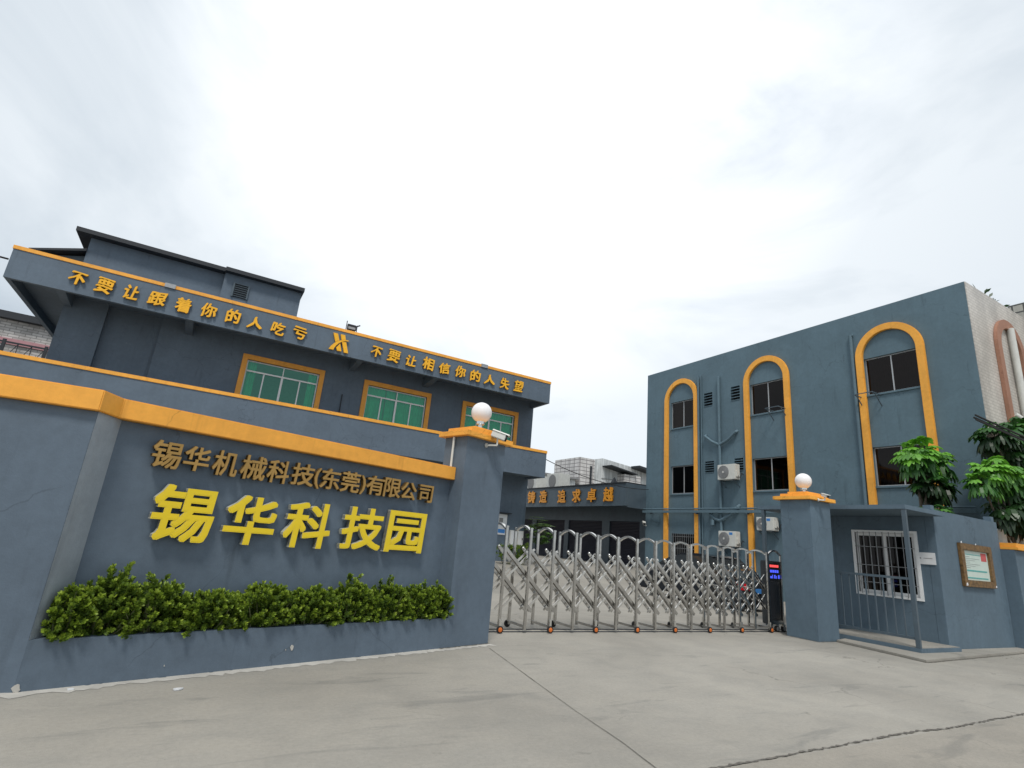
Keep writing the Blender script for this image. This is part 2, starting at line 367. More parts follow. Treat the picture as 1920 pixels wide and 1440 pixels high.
# contact shade painted with grime as dark ribbons at wall feet and kerb
M['shade_dirt'] = plain('contact_shade_dirt', (.13, .12, .10), .95, 0, .4, 30)
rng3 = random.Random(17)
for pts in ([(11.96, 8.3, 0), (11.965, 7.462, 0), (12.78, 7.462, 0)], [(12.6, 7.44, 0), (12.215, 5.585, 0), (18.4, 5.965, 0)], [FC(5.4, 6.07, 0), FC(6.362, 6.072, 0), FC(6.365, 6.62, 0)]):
    q_ = MB(); q_.add(*ragged(pts, .012, .06, .0065, .04, .012, rng3)); tag(q_.build('contact_shade_strip', M['shade_dirt']), kind='structure')

# ------------------------------------------------------------------ sign wall with planter (left foreground)
DP, DW = 6.085, 6.38
wall = thing('boundary_wall', FC(3.2, 6.4, 0), 'long grey entrance wall with an orange coping and a built in planter', 'wall')
PL = [(-3.2, 7.751), (.965, 6.085)]                                           # left part swings back from the sign wall
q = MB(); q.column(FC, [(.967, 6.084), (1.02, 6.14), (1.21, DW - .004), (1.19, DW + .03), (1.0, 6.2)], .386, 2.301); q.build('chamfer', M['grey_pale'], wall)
p = MB(); p.column(FC, [(.965, 6.085), (1.19, DW), (5.51, DW), (5.51, 6.62), (.9, 6.62), (-3.2, 8.1), (-3.2, 7.751)], -.3, 2.30); p.build('wall_panel', M['grey'], wall)
c = MB(); c.column(FC, [(-3.23, 7.70), (.955, 6.02), (1.165, 6.265), (5.50, 6.265), (5.50, 6.66), (.9, 6.66), (-3.2, 8.15)], 2.303, 2.495); c.build('coping', M['orange'], wall, bevel=.008)
k = MB(); k.column(FC, [(.962, 6.0865), (5.52, 6.0865), (5.52, 6.187), (1.03, 6.187)], -.3, .385); k.build('planter_kerb', M['grey'], wall)
s_ = MB(); s_.column(FC, [(1.042, 6.189), (5.5, 6.189), (5.5, 6.378), (1.16, 6.378)], -.1, .33); s_.build('planter_soil', M['soil'], wall)
ms = MB(); rng2 = random.Random(9); ms.add(*ragged([FC(-3.2, 7.69, 0), FC(.95, 6.03, 0), FC(6.36, 6.035, 0), ],   .10, .22, .003, .05, .03, rng2)); ms.build('mortar_skirt', M['mortar'], wall)
# chips in the paint
for t, z, s in ((3.26, .165, .035), (3.19, .15, .009), (.98, .03, .045), (2.02, .1, .008)):
    q = MB(); pts = [(t + s * rng2.uniform(.4, 1) * math.cos(a) * .8, z + s * rng2.uniform(.5, 1.2) * math.sin(a)) for a in np.linspace(0, 6.0, 9)]
    dd = 6.082 if t > .965 else 6.085 + (.965 - t) * .4 - .004
    q.prism(FC, pts, dd - .004, dd + .001); q.build('paint_chip', M['mortar'], wall)

def globe_lamp(c, r, zbase, label):
    t = thing('globe_lamp', (c[0], c[1], zbase), label, 'lamp', 'white globe lamps on the gate pillars')
    b = MB(); z0 = zbase; h = c[2] - r * .93 - zbase
    b.lathe((c[0], c[1], z0), [(r * .36, 0), (r * .36, .012), (r * .22, .02), (r * .22, h * .55), (r * .42, h * .7), (r * .42, h + .012)], 24); b.build('lamp_base', M['steel_l'], t, smooth=True)
    q = MB(); q.ball(c, r, 40, 24); q.build('globe', M['globe'], t, smooth=True)
    return t
def bullet_camera(fr, x, y, z, az, label, L=.2, bracket=(0, .07, -.12), group='security cameras'):
    base = Vector(fr(x, y, z)); t = thing('security_camera', base, label, 'security camera', group)
    d = Vector((math.cos(az), math.sin(az), -.30)).normalized(); side = Vector((-d.y, d.x, 0)).normalized(); up = side.cross(d) * -1
    if up.z < 0: up = -up
    def P(l, s, u): return base + d * l + side * s + up * u
    b = MB(); w = L * .235
    b.add([P(l, sx * w, uy * w) for l in (-L * .5, L * .42) for sx, uy in ((-1, -.8), (1, -.8), (1, .8), (-1, .8))], [(3, 2, 1, 0), (4, 5, 6, 7), (0, 1, 5, 4), (1, 2, 6, 5), (2, 3, 7, 6), (3, 0, 4, 7)])
    b.build('body', M['white_p'], t, bevel=.008)
    h = MB(); h.add([P(l, sx * w * 1.2, u) for l in (-L * .5, L * .62) for sx, u in ((-1, w * .82), (1, w * .82), (.9, w * 1.15), (-.9, w * 1.15))], [(3, 2, 1, 0), (4, 5, 6, 7), (0, 1, 5, 4), (1, 2, 6, 5), (2, 3, 7, 6), (3, 0, 4, 7)]); h.build('sun_shield', M['white_p'], t)
    ln = MB(); ln.lathe(P(L * .425, 0, 0), [(w * .85, 0), (w * .85, L * .06), (w * .6, L * .07)], 16, 0, d); ln.build('lens', M['black'], t, smooth=True)
    br = MB(); e1 = P(-L * .05, 0, -w * .8); e3 = Vector(fr(x + bracket[0], y + bracket[1], z + bracket[2])); e2 = Vector((e1.x, e1.y, e3.z))
    br.tube([e1, e2], .014, 8); br.tube([e2, e3], .014, 8); br.lathe(e3, [(.035, -.012), (.035, .012)], 12, 0, (e3 - e2).normalized()); br.build('bracket', M['white_p'], t)
    return t
# left pillar
pil = thing('gate_pillar', FC(5.93, 6.29, 0), 'square grey pillar at the end of the sign wall with orange cap', 'pillar', 'gate pillars')
q = MB(); q.box(FC, 5.505, 6.35, 6.085, 6.60, -.3, 2.985); q.build('shaft', M['grey'], pil, bevel=.003)
q = MB(); q.box(FC, 5.42, 6.44, 6.0, 6.68, 2.975, 3.055); q.box(FC, 5.55, 6.31, 6.06, 6.62, 3.055, 3.135); q.box(FC, 5.67, 6.19, 6.12, 6.56, 3.135, 3.17); q.build('cap', M['orange'], pil, bevel=.006)
q = MB(); q.tube([FC(5.47, 6.36, 2.5), FC(5.47, 6.36, 2.97)], .018, 10); q.build('conduit', M['white_p'], pil)
globe_lamp(FC(5.93, 6.29, 3.455), .168, 3.168, 'white globe lamp on the pillar beside the yellow lettering')
bullet_camera(FC, 5.98, 5.88, 3.05, -.62, 'white bullet camera mounted on the pillar beside the yellow lettering', .25, (-.08, .19, -.15))

# ------------------------------------------------------------------ lettering
_gl = {}
def glyph(ch, off, nib=False):
    """a character thickened by fanning eight shifted copies, each a hair behind the last"""
    if (ch, off, nib) in _gl: return _gl[ch, off, nib]
    cu = bpy.data.curves.new('glyph', 'FONT'); cu.body = ch; cu.size = 1; cu.extrude = .5; cu.resolution_u = 2
    o = bpy.data.objects.new('glyph', cu); col.objects.link(o); bpy.context.view_layer.update()
    me = bpy.data.meshes.new_from_object(o.evaluated_get(bpy.context.evaluated_depsgraph_get()))
    co = np.array([v.co[:] for v in me.vertices]); fs = []; nn = []
    for pl in me.polygons:
        if pl.normal.z < -.5: continue
        fs.append(tuple(pl.vertices)); nn.append(abs(pl.normal.z))
    bpy.data.objects.remove(o); bpy.data.curves.remove(cu); bpy.data.meshes.remove(me)
    C_, F_, N_ = [], [], []
    co[:, 2] = (co[:, 2] > 0).astype(float)
    for k in range(9):
        c = co.copy(); a = 2 * math.pi * k / 8
        if k: c[:, 0] += off * ((0, 1, 1, 1, 0, -1, -1, -1, 0)[k]); c[:, 1] += off * ((0, 1, 0, -1, -1, -1, 0, 1, 1)[k])
        if k and nib:
            dx, dy = 1.5 * math.cos(a), .55 * math.sin(a); c[:, :2] = co[:, :2] + off * np.array([dx * .80 - dy * .6, dx * .6 + dy * .80])
        c[:, 2] -= .006 * k * (co[:, 2] > .5)
        n0 = len(co) * k; C_.append(c); F_ += [tuple(i + n0 for i in f) for f in fs]; N_ += nn
    co = np.concatenate(C_); mn, mx = co[:, :2].min(0), co[:, :2].max(0); co[:, :2] = (co[:, :2] - mn) / (mx - mn)
    _gl[ch, off, nib] = (co, F_, N_); return _gl[ch, off, nib]
def letters(parent, text, boxes, fr, dep0, dep1, mats, off=.024, flip=False, shear=0, nib=False):
    for ch, (u0, u1, z0, z1) in zip(text, boxes):
        co, fs, nn = glyph(ch, off, nib); m = MB()
        if nib: co = co.copy(); co[:, 1] += .05 * np.sin(co[:, 0] * 3.0 + ord(ch) % 5); co[:, 0] += .035 * np.sin(co[:, 1] * 4.2 + ord(ch) % 7)
        m.add([fr((u1 if flip else u0) + ((u0 - u1) if flip else (u1 - u0)) * (x + shear * (y - .5)), dep0 + (dep1 - dep0) * (1 - z), z0 + (z1 - z0) * y) for x, y, z in co], fs)
        m.m = [0 if n > .5 else 1 for n in nn]
        m.build('character', mats, parent, weld=False)
bronze = [(1.514, 1.782, 1.896, 2.169), (1.806, 2.054, 1.908, 2.162), (2.093, 2.35, 1.9, 2.167), (2.386, 2.662, 1.899, 2.166), (2.682, 2.939, 1.9, 2.164), (2.972, 3.256, 1.911, 2.171), (3.26, 3.335, 1.90, 2.15), (3.345, 3.61, 1.912, 2.167), (3.625, 3.895, 1.907, 2.17), (3.91, 3.985, 1.905, 2.15), (3.998, 4.273, 1.919, 2.171), (4.273, 4.55, 1.918, 2.177), (4.558, 4.822, 1.921, 2.159), (4.872, 5.123, 1.915, 2.159)]
sg = thing('company_lettering', FC(3.3, 6.3, 1.9), 'upper row of raised bronze characters on the grey sign wall', 'lettering')
letters(sg, '锡华机械科技(东莞)有限公司', bronze, FC, 6.28, 6.345, [M['bronze'], M['bronze_side']], .017, shear=.04)
sg = thing('park_lettering', FC(3.3, 6.3, 1.2), 'five large lemon yellow raised characters above the planter shrubs', 'lettering')
letters(sg, '锡华科技园', [(1.635, 2.228, 1.198, 1.751), (2.339, 2.895, 1.205, 1.729), (3.007, 3.593, 1.205, 1.734), (3.747, 4.355, 1.221, 1.744), (4.421, 5.054, 1.215, 1.757)], FC, 6.28, 6.35, [M['yellow'], M['side_white']], .021, shear=.05)
s1 = [(-5.2, -4.73, 8.44, 8.91), (-4.46, -3.97, 8.38, 8.93), (-3.66, -3.2, 8.41, 8.94), (-2.92, -2.38, 8.41, 8.92), (-2.1, -1.6, 8.39, 8.95), (-1.3, -0.78, 8.39, 8.94), (-0.45, 0.04, 8.4, 8.95), (0.29, 0.83, 8.41, 8.9), (1.15, 1.65, 8.38, 8.9), (1.93, 2.45, 8.4, 8.91)]
s2 = [(5.09, 5.55, 8.41, 8.89), (5.81, 6.35, 8.38, 8.93), (6.62, 7.12, 8.4, 8.9), (7.39, 7.94, 8.4, 8.97), (8.19, 8.72, 8.42, 8.93), (8.97, 9.49, 8.4, 8.94), (9.75, 10.28, 8.38, 8.92), (10.47, 11.05, 8.42, 8.91), (11.33, 11.82, 8.37, 8.93), (12.1, 12.6, 8.39, 8.94)]
sg = thing('slogan_lettering', (-1.4, 21.95, 8.4), 'ten golden characters on the roof parapet left of the emblem', 'lettering')
letters(sg, '不要让跟着你的人吃亏', s1, FA, 21.90, 21.97, [M['gold'], M['gold_side']], .030, shear=.08, nib=True)
sg = thing('slogan_lettering', (8.8, 21.95, 8.4), 'ten golden characters on the roof parapet right of the emblem', 'lettering')
letters(sg, '不要让相信你的人失望', s2, FA, 21.90, 21.97, [M['gold'], M['gold_side']], .030, shear=.08, nib=True)
em = thing('emblem', (3.75, 21.95, 8.3), 'golden emblem of slanted bars crossed by a curved sweep on the parapet', 'emblem')
for nm, poly in (('bar', [(3.455, 9.03), (3.635, 9.03), (3.735, 8.755), (3.59, 8.665)]), ('bar', [(3.745, 9.04), (3.925, 9.04), (3.985, 8.845), (3.82, 8.80)]),
                 ('bar', [(3.85, 8.72), (4.015, 8.75), (4.17, 8.30), (4.0, 8.30)]), ('bar', [(3.79, 8.64), (3.89, 8.32), (3.72, 8.31), (3.66, 8.43)]),
                 ('sweep', [(3.38, 8.31), (3.44, 8.44), (3.52, 8.55), (3.62, 8.67), (3.75, 8.755), (3.9, 8.815), (4.03, 8.845), (4.12, 8.84), (4.11, 8.815), (3.97, 8.79), (3.83, 8.72), (3.72, 8.62), (3.64, 8.50), (3.59, 8.40), (3.57, 8.31)])):
    q = MB(); q.prism(FA, poly, 21.90, 21.97); q.build(nm, [M['gold']], em)

# ------------------------------------------------------------------ left building (office block)
def sash_window(parent, fr, u0, u1, z0, z1, dep, frame_mat, glass_mat, n=4, transom=None, fw=.045, room=None, curtains=(), curtain_mat=None, room_d=2.0):
    """aluminium window: frame, one glazing sheet, mullions, room behind"""
    w = MB(); th = .05
    w.box(fr, u0, u0 + fw, dep, dep + th, z0, z1); w.box(fr, u1 - fw, u1, dep, dep + th, z0, z1)
    w.box(fr, u0 + fw, u1 - fw, dep, dep + th, z0, z0 + fw); w.box(fr, u0 + fw, u1 - fw, dep, dep + th, z1 - fw, z1)
    zt = transom if transom else z1 - fw
    if transom: w.box(fr, u0 + fw, u1 - fw, dep - .01, dep + th, zt - .03, zt + .03)
    zt0 = zt - .03 if transom else zt
    for i in range(1, n):
        u = u0 + (u1 - u0) * i / n; ww = fw * (.9 if (n == 4 and i == 2) else .55)
        w.box(fr, u - ww, u + ww, dep + .004, dep + th - .004, z0 + fw, zt0)
    if transom: w.box(fr, (u0 + u1) / 2 - .018, (u0 + u1) / 2 + .018, dep + .004, dep + th - .004, zt + .03, z1 - fw)
    win = w.build('window', frame_mat, parent)
    g_ = MB(); g_.add([fr(u0 + fw * .5, dep + th * .5, z0 + fw * .5), fr(u1 - fw * .5, dep + th * .5, z0 + fw * .5), fr(u1 - fw * .5, dep + th * .5, z1 - fw * .5), fr(u0 + fw * .5, dep + th * .5, z1 - fw * .5)], [(0, 1, 2, 3)]); g_.build('pane', glass_mat, win)
    if room:
        rm = MB(); d0 = dep + th + .06; d1 = dep + room_d; e = .02
        P = lambda u, d, z: fr(u, d, z)
        rm.add([P(u, d, z) for z in (z0 - .6, z1 + .1) for u, d in ((u0 - .1, d0), (u1 + .1, d0), (u1 + .1, d1), (u0 - .1, d1))], [(0, 1, 2, 3), (4, 5, 6, 7), (1, 2, 6, 5), (2, 3, 7, 6), (3, 0, 4, 7)])
        rm.build('room', room, win)
    for (a, b, zb) in curtains:
        cu = MB(); n_ = max(6, int(abs(b - a) / .03)); pts = []
        for i in range(n_ + 1):
            u = a + (b - a) * i / n_; pts.append((u, dep + .2 + .035 * math.sin(u * 46) + .02 * math.sin(u * 19 + 1)))
        vs_ = [fr(u, d, z) for u, d in pts for z in (zb, z1 + .02)]
        cu.add(vs_, [(2 * i, 2 * i + 1, 2 * i + 3, 2 * i + 2) for i in range(n_)]); cu.build('curtain', curtain_mat, win, smooth=True)
    return win
lb = thing('office_building', (4, 28, 0), 'dark grey two storey office block with orange lined parapet and slogan', 'building')
Y0 = 23.6
wins = [(.45, 3.68), (5.40, 8.60), (10.25, 13.40)]
holes = [(a + .2, b - .2, 5.78, 7.61) for a, b in wins]
q = MB(); q.panel(FA, -2.5, 14.3, -.5, 8.6, Y0, .22, holes)
q.box(FA, -5.45, -4.2, Y0 - .14, Y0 + .3, -.5, 8.6); q.box(FA, -4.2, -2.5, Y0 + .12, Y0 + .4, -.5, 8.6)
q.box(FA, -5.45, -5.2, Y0 + .3, 36, -.5, 8.6); q.box(FA, 14.05, 14.3, Y0 + .22, 36, -.5, 8.6); q.box(FA, -5.2, 14.05, 35.8, 36, -.5, 8.6)
q.build('wall', M['grey'], lb)
q = MB(); q.box(FA, -6.8, 14.23, 22.15, 36.2, 8.5, 8.72); q.build('roof', M['grey'], lb)
q = MB(); q.box(FA, -6.8, 14.23, 22.0, 22.15, 8.19, 9.19); q.box(FA, -6.8, -6.65, 22.15, 36.2, 8.19, 9.19); q.box(FA, 14.08, 14.23, 22.15, 36.2, 8.19, 9.19)
pa = q.build('parapet', M['grey'], lb)
q = MB(); q.box(FA, -6.82, 14.25, 21.975, 22.17, 9.193, 9.32); q.box(FA, -6.82, -6.63, 22.17, 36.2, 9.193, 9.32); q.box(FA, 14.06, 14.25, 22.17, 36.2, 9.193, 9.32); q.build('coping', M['orange'], pa, bevel=.006)
for a in (-2.4, 10.45):
    q = MB(); q.box(FA, a - .17, a + .17, 21.95, 22.19, 9.185, 9.345); q.build('coping_patch', M['galv'], pa)
for a in (-5.35, -1.56, 4.77, 8.24):
    q = MB(); q.add([(a + s, y, z) for s in (-.13, .13) for y, z in ((22.152, 8.2), (22.152, 8.498), (Y0 + .1, 8.498), (Y0 + .1, 8.06))], [(0, 1, 2, 3), (7, 6, 5, 4), (0, 3, 7, 4), (3, 2, 6, 7), (1, 0, 4, 5)]); q.build('beam', M['grey'], lb)
q = MB(); q.box(FA, -22, 14.27, 22.0, 22.15, 4.51, 5.68); q.box(FA, -22, 14.27, 22.15, Y0, 4.6, 4.76); q.box(FA, 14.12, 14.27, 22.15, Y0, 4.51, 5.68); ba = q.build('balcony', M['grey'], lb)
q = MB(); q.box(FA, -22, 14.29, 21.97, 22.17, 5.683, 5.81); q.box(FA, 14.10, 14.29, 22.17, Y0, 5.683, 5.81); q.build('coping', M['orange'], ba, bevel=.006)
cur = [[(.7, 1.05, 5.5), (3.1, 3.45, 5.5)], [(5.6, 6.5, 5.5), (6.55, 7.0, 5.5), (7.05, 8.4, 5.5)], [(10.4, 11.2, 5.5), (11.25, 13.2, 5.5)]]
for (a, b), cu in zip(wins, cur):
    f_ = MB(); Yf = Y0 - .07
    f_.box(FA, a, a + .2, Yf, Y0 + .2, 5.75, 7.81); f_.box(FA, b - .2, b, Yf, Y0 + .2, 5.75, 7.81); f_.box(FA, a + .2, b - .2, Yf, Y0 + .2, 7.61, 7.81); f_.box(FA, a + .2, b - .2, Yf, Y0 + .2, 5.62, 5.78)
    f_.build('window_surround', M['frame_orange'], lb, bevel=.006)
    sash_window(lb, FA, a + .203, b - .203, 5.783, 7.607, Y0 + .08, M['white'], M['green_glass'], 4, 7.17, .045, M['room'], cu, M['curtain'], 3.5)
# small pipe stub on the wall
q = MB(); q.tube([(4.55, Y0 - .05, 5.8), (4.55, Y0 - .05, 6.95)], .02, 8); q.build('pipe', M['dark'], lb)
# roof house
q = MB(); q.box(FA, -5.9, -.95, 26, 33, 8.72, 11.86); q.box(FA, -.95, 2.3, 25.75, 33, 8.72, 11.86)
ph = q.build('roof_house', M['grey'], lb)
q = MB(); q.box(FA, -6.36, -.97, 25.6, 33.4, 11.862, 12.04); q.box(FA, -.97, 2.38, 25.45, 33.4, 11.862, 12.04); q.build('roof', M['dark'], ph)
q = MB()
for i in range(6): q.add([(u, y, z) for u in (-.48, .06) for y, z in ((25.69, 10.87 + .1 * i), (25.81, 10.93 + .1 * i), (25.81, 10.95 + .1 * i), (25.69, 10.89 + .1 * i))], [(0, 1, 2, 3), (7, 6, 5, 4), (0, 1, 5, 4), (1, 2, 6, 5), (2, 3, 7, 6), (3, 0, 4, 7)])
q.box(FA, -.55, -.48, 25.68, 25.85, 10.83, 11.5); q.box(FA, .06, .12, 25.68, 25.85, 10.83, 11.5); q.box(FA, -.48, .06, 25.68, 25.85, 11.46, 11.5); q.build('vent', M['grey_metal'], ph)
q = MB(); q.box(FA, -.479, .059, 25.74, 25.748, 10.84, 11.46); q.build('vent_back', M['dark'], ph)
q = MB(); q.prism(FA, [(-7.3, 8.72), (-7.3, 10.72), (-5.905, 11.15), (-5.905, 8.72)], 26.3, 33); an = q.build('lean_to', M['grey_metal'], lb)
q = MB(); q.prism(FA, [(-7.6, 10.66), (-7.6, 10.74), (-5.905, 11.33), (-5.905, 11.22)], 25.9, 33); q.build('roof', M['dark'], an)
# things on the office block
def floodlight(x, y, z, label):
    t = thing('floodlight', (x, y, z), label, 'floodlight')
    q = MB(); q.add([(x + a, y + b, z + c) for c in (.10, .36) for a, b in ((-.2, -.05), (.2, -.05), (.16, .12), (-.16, .12))], [(3, 2, 1, 0), (4, 5, 6, 7), (0, 1, 5, 4), (1, 2, 6, 5), (2, 3, 7, 6), (3, 0, 4, 7)]); q.build('housing', M['black'], t, bevel=.02)
    q = MB(); q.box(FA, x - .15, x + .15, y - .062, y - .052, z + .14, z + .24); q.build('glass', M['galv'], t)
    q = MB(); q.bar((x - .22, y, z), (x - .22, y, z + .48), .03); q.bar((x + .22, y, z), (x + .22, y, z + .38), .03); q.bar((x - .22, y, z + .015), (x + .22, y, z + .015), .03); q.bar((x + .2, y - .02, z + .32), (x + .32, y - .1, z + .38), .04); q.build('yoke', M['black'], t)
floodlight(4.20, 22.3, 9.345, 'small black floodlight standing on the parapet above the emblem')
t = thing('poster', (13.05, 23.5, 1.75), 'white and blue notice sheet on the grey wall beneath a small hood', 'poster')
q = MB(); q.box(FA, 12.75, 13.27, Y0 - .03, Y0 - .002, 1.72, 2.68); q.build('sheet', M['sign_white'], t)
q = MB(); q.box(FA, 12.82, 13.20, Y0 - .034, Y0 - .031, 1.80, 1.98); q.build('print', M['blue'], t)
q = MB(); q.box(FA, 12.84, 13.05, Y0 - .034, Y0 - .031, 2.3, 2.5); q.build('print', M['ink'], t)
q = MB(); q.box(FA, 12.6, 13.4, Y0 - .25, Y0 - .002, 2.72, 2.76); q.build('hood', M['dark'], t)
for i, (a0_, lab) in enumerate(((13.45, 'white meter box on the grey wall, nearer the poster'), (13.88, 'white meter box at the outer corner of the grey office wall'))):
    t = thing('meter_box', (a0_ + .16, Y0, 1.2), lab, 'meter box', 'meter boxes on the office wall')
    q = MB(); q.box(FA, a0_, a0_ + .32, Y0 - .14, Y0 - .002, 1.22, 1.98); q.build('box_body', M['white_p'], t, bevel=.01)
    q = MB(); q.box(FA, a0_ + .03, a0_ + .29, Y0 - .152, Y0 - .142, 1.26, 1.94); q.build('door', M['sign_white'], t)
    q = MB(); q.box(FA, a0_ + .24, a0_ + .27, Y0 - .17, Y0 - .153, 1.55, 1.65); q.build('handle', M['black'], t)

# ------------------------------------------------------------------ right building
AX = 22.5
fb = FB(AX)
rb = thing('factory_building', (AX + 8, 15.7, 0), 'grey three storey factory block with tall orange arch frames', 'building')
archs = [(21.13, 1.21), (15.80, 1.21), (10.36, 1.24)]
W = [(20.19, 21.92), (14.87, 16.70), (9.40, 11.33)]
hol = [(a, b, z0, z1) for a, b in W for z0, z1 in ((8.33, 9.86), (4.69, 6.20))] + [(20.19, 21.85, 1.12, 2.60)]
vents = [(19.0, 19.55, 9.22, 9.97), (17.30, 17.83, 9.24, 9.99), (18.97, 19.54, 5.69, 6.29), (17.23, 17.73, 5.69, 6.30)]
q = MB(); q.panel(fb, 7.65, 23.85, -.5, 11.95, 0, .24, hol + vents); q.build('wall', M['grey_far'], rb)
q = MB(); q.box(FA, AX + .24, 40, 23.6, 23.85, -.5, 11.95); q.box(FA, 39.75, 40, 7.9, 23.6, -.5, 11.95); q.build('wall', M['grey_far'], rb)
q = MB(); q.box(FA, AX + .24, 40, 7.9, 23.6, 11.3, 11.5); q.build('roof', M['dark'], rb)
q = MB(); q.box(FA, AX + .003, 40, 7.62, 7.9, -.5, 11.94); tw = q.build('tiled_wall', M['tilew'], rb)
def arch_frame(parent, fr, c, r, wd, ztop, zb, d0, d1, mat, rin=None, aspect=1):
    q = MB(); zc = ztop - r * aspect; n = 24; o = []; i_ = []
    ri = r - wd
    o = [(c - r, zb), (c - r, zc)] + [(c - r * math.cos(math.pi * k / n), zc + r * aspect * math.sin(math.pi * k / n)) for k in range(1, n)] + [(c + r, zc), (c + r, zb)]
    i_ = [(c - ri, zb), (c - ri, zc)] + [(c - ri * math.cos(math.pi * k / n), zc + (r * aspect - wd) * math.sin(math.pi * k / n)) for k in range(1, n)] + [(c + ri, zc), (c + ri, zb)]
    N = len(o); vs_ = []
    for d in (d0, d1): vs_ += [fr(u, d, z) for u, z in o] + [fr(u, d, z) for u, z in i_]
    fs_ = []
    for k in range(N - 1):
        fs_ += [(k, k + 1, N + k + 1, N + k), (2 * N + k, 2 * N + k + 1, 3 * N + k + 1, 3 * N + k), (k, k + 1, 2 * N + k + 1, 2 * N + k), (N + k, N + k + 1, 3 * N + k + 1, 3 * N + k)]
    q.add(vs_, fs_); return q.build('arch_frame', mat, parent, bevel=.012)
for cc, r in archs: arch_frame(rb, fb, cc, r, .27, 11.13, -.2, -.13, -.001, M['orange'])
arch_frame(rb, lambda u, d, z: (u, 7.62 + d, z), 25.36, 1.24, .36, 11.17, 2.0, -.12, -.001, M['brown_trim'])
cb = {0: [(21.3, 21.9, 8.2)], 2: [], 4: [(9.45, 11.3, 8.2)], 5: [(10.3, 11.3, 4.6)]}
for i, h in enumerate(hol):
    sash_window(rb, fb, h[0] + .004, h[1] - .004, h[2] + .004, h[3] - .004, .09, M['alu'] if i < 6 else M['dark'], M['dark_glass'], 2, None, .04, M['room_dark'], cb.get(i, []), M['curtain_b'], 3)
for a, b in W:
    for z in (8.33, 4.69):
        q = MB(); q.box(fb, a - .02, b + .02, -.05, -.002, z - .07, z - .002); q.build('sill', M['grey_far'], rb)
bars = MB()
for i in range(13): bars.box(fb, 20.24 + i * .128, 20.255 + i * .128, -.06, -.045, 1.1, 2.62)
for z in (1.25, 1.85, 2.45): bars.box(fb, 20.2, 21.84, -.044, -.03, z, z + .02)
bars.build('window_bars', M['galv'], rb)
for (a, b, z0, z1) in vents:
    q = MB(); n = 5; h = (z1 - z0) / n
    for i in range(n): q.add([fb(u, d, z) for u in (a, b) for d, z in ((-.02, z0 + h * i), (.14, z0 + h * (i + .62)), (.14, z0 + h * (i + .72)), (-.02, z0 + h * (i + .1)))], [(0, 1, 2, 3), (7, 6, 5, 4), (0, 1, 5, 4), (1, 2, 6, 5), (2, 3, 7, 6), (3, 0, 4, 7)])
    v_ = q.build('vent', M['grey_far'], rb)
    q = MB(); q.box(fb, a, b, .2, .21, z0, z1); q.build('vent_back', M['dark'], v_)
def pipe(pts, r, mat=None, parent=rb, fr=fb, name='pipe'):
    q = MB(); q.tube([fr(*p_) for p_ in pts], r, 12); return q.build(name, mat or M['grey_far'], parent, smooth=True)
pipe([(19.86, -.1, .3), (19.86, -.1, 11.0)], .055); pipe([(19.70, -.06, .3), (19.70, -.06, 11.02)], .03)
pipe([(18.50, -.12, .9), (18.50, -.12, 10.7)], .07)
pipe([(19.42, -.001, 7.66), (19.42, -.12, 7.6), (18.95, -.12, 7.25), (18.52, -.12, 7.06)], .07); pipe([(17.5, -.001, 7.66), (17.5, -.12, 7.6), (18.0, -.12, 7.25), (18.48, -.12, 7.06)], .07)
pipe([(19.16, -.001, 3.7), (19.16, -.14, 3.6), (18.8, -.14, 3.36), (18.52, -.14, 3.3)], .08); pipe([(17.5, -.001, 4.02), (17.5, -.15, 3.95), (17.9, -.15, 3.6), (18.48, -.15, 3.32)], .08)
pipe([(18.98, -.001, 3.28), (18.98, -.16, 3.28), (18.98, -.16, 3.08)], .10)
pipe([(11.72, -.09, 1), (11.72, -.09, 11.0)], .065); pipe([(11.72, -.001, 11.0), (11.72, -.12, 11.0)], .09)
pipe([(23.8, -.22, 3.87), (8.2, -.22, 3.87)], .035); q = MB(); q.box(fb, 8.2, 23.8, -.30, -.16, 3.66, 3.79); q.build('cable_tray', M['grey_far'], rb)
for u in (23.2, 19.9, 16.9, 13.0): q = MB(); q.box(fb, u, u + .05, -.30, -.001, 3.60, 3.655); q.build('tray_bracket', M['grey_metal'], rb)
pipe([(22.9, -.03, 3.0), (22.7, -.03, 3.2), (22.7, -.03, 3.6)], .02); pipe([(23.4, -.04, 3.3), (22.8, -.04, 3.15), (22.75, -.04, 2.95)], .015)
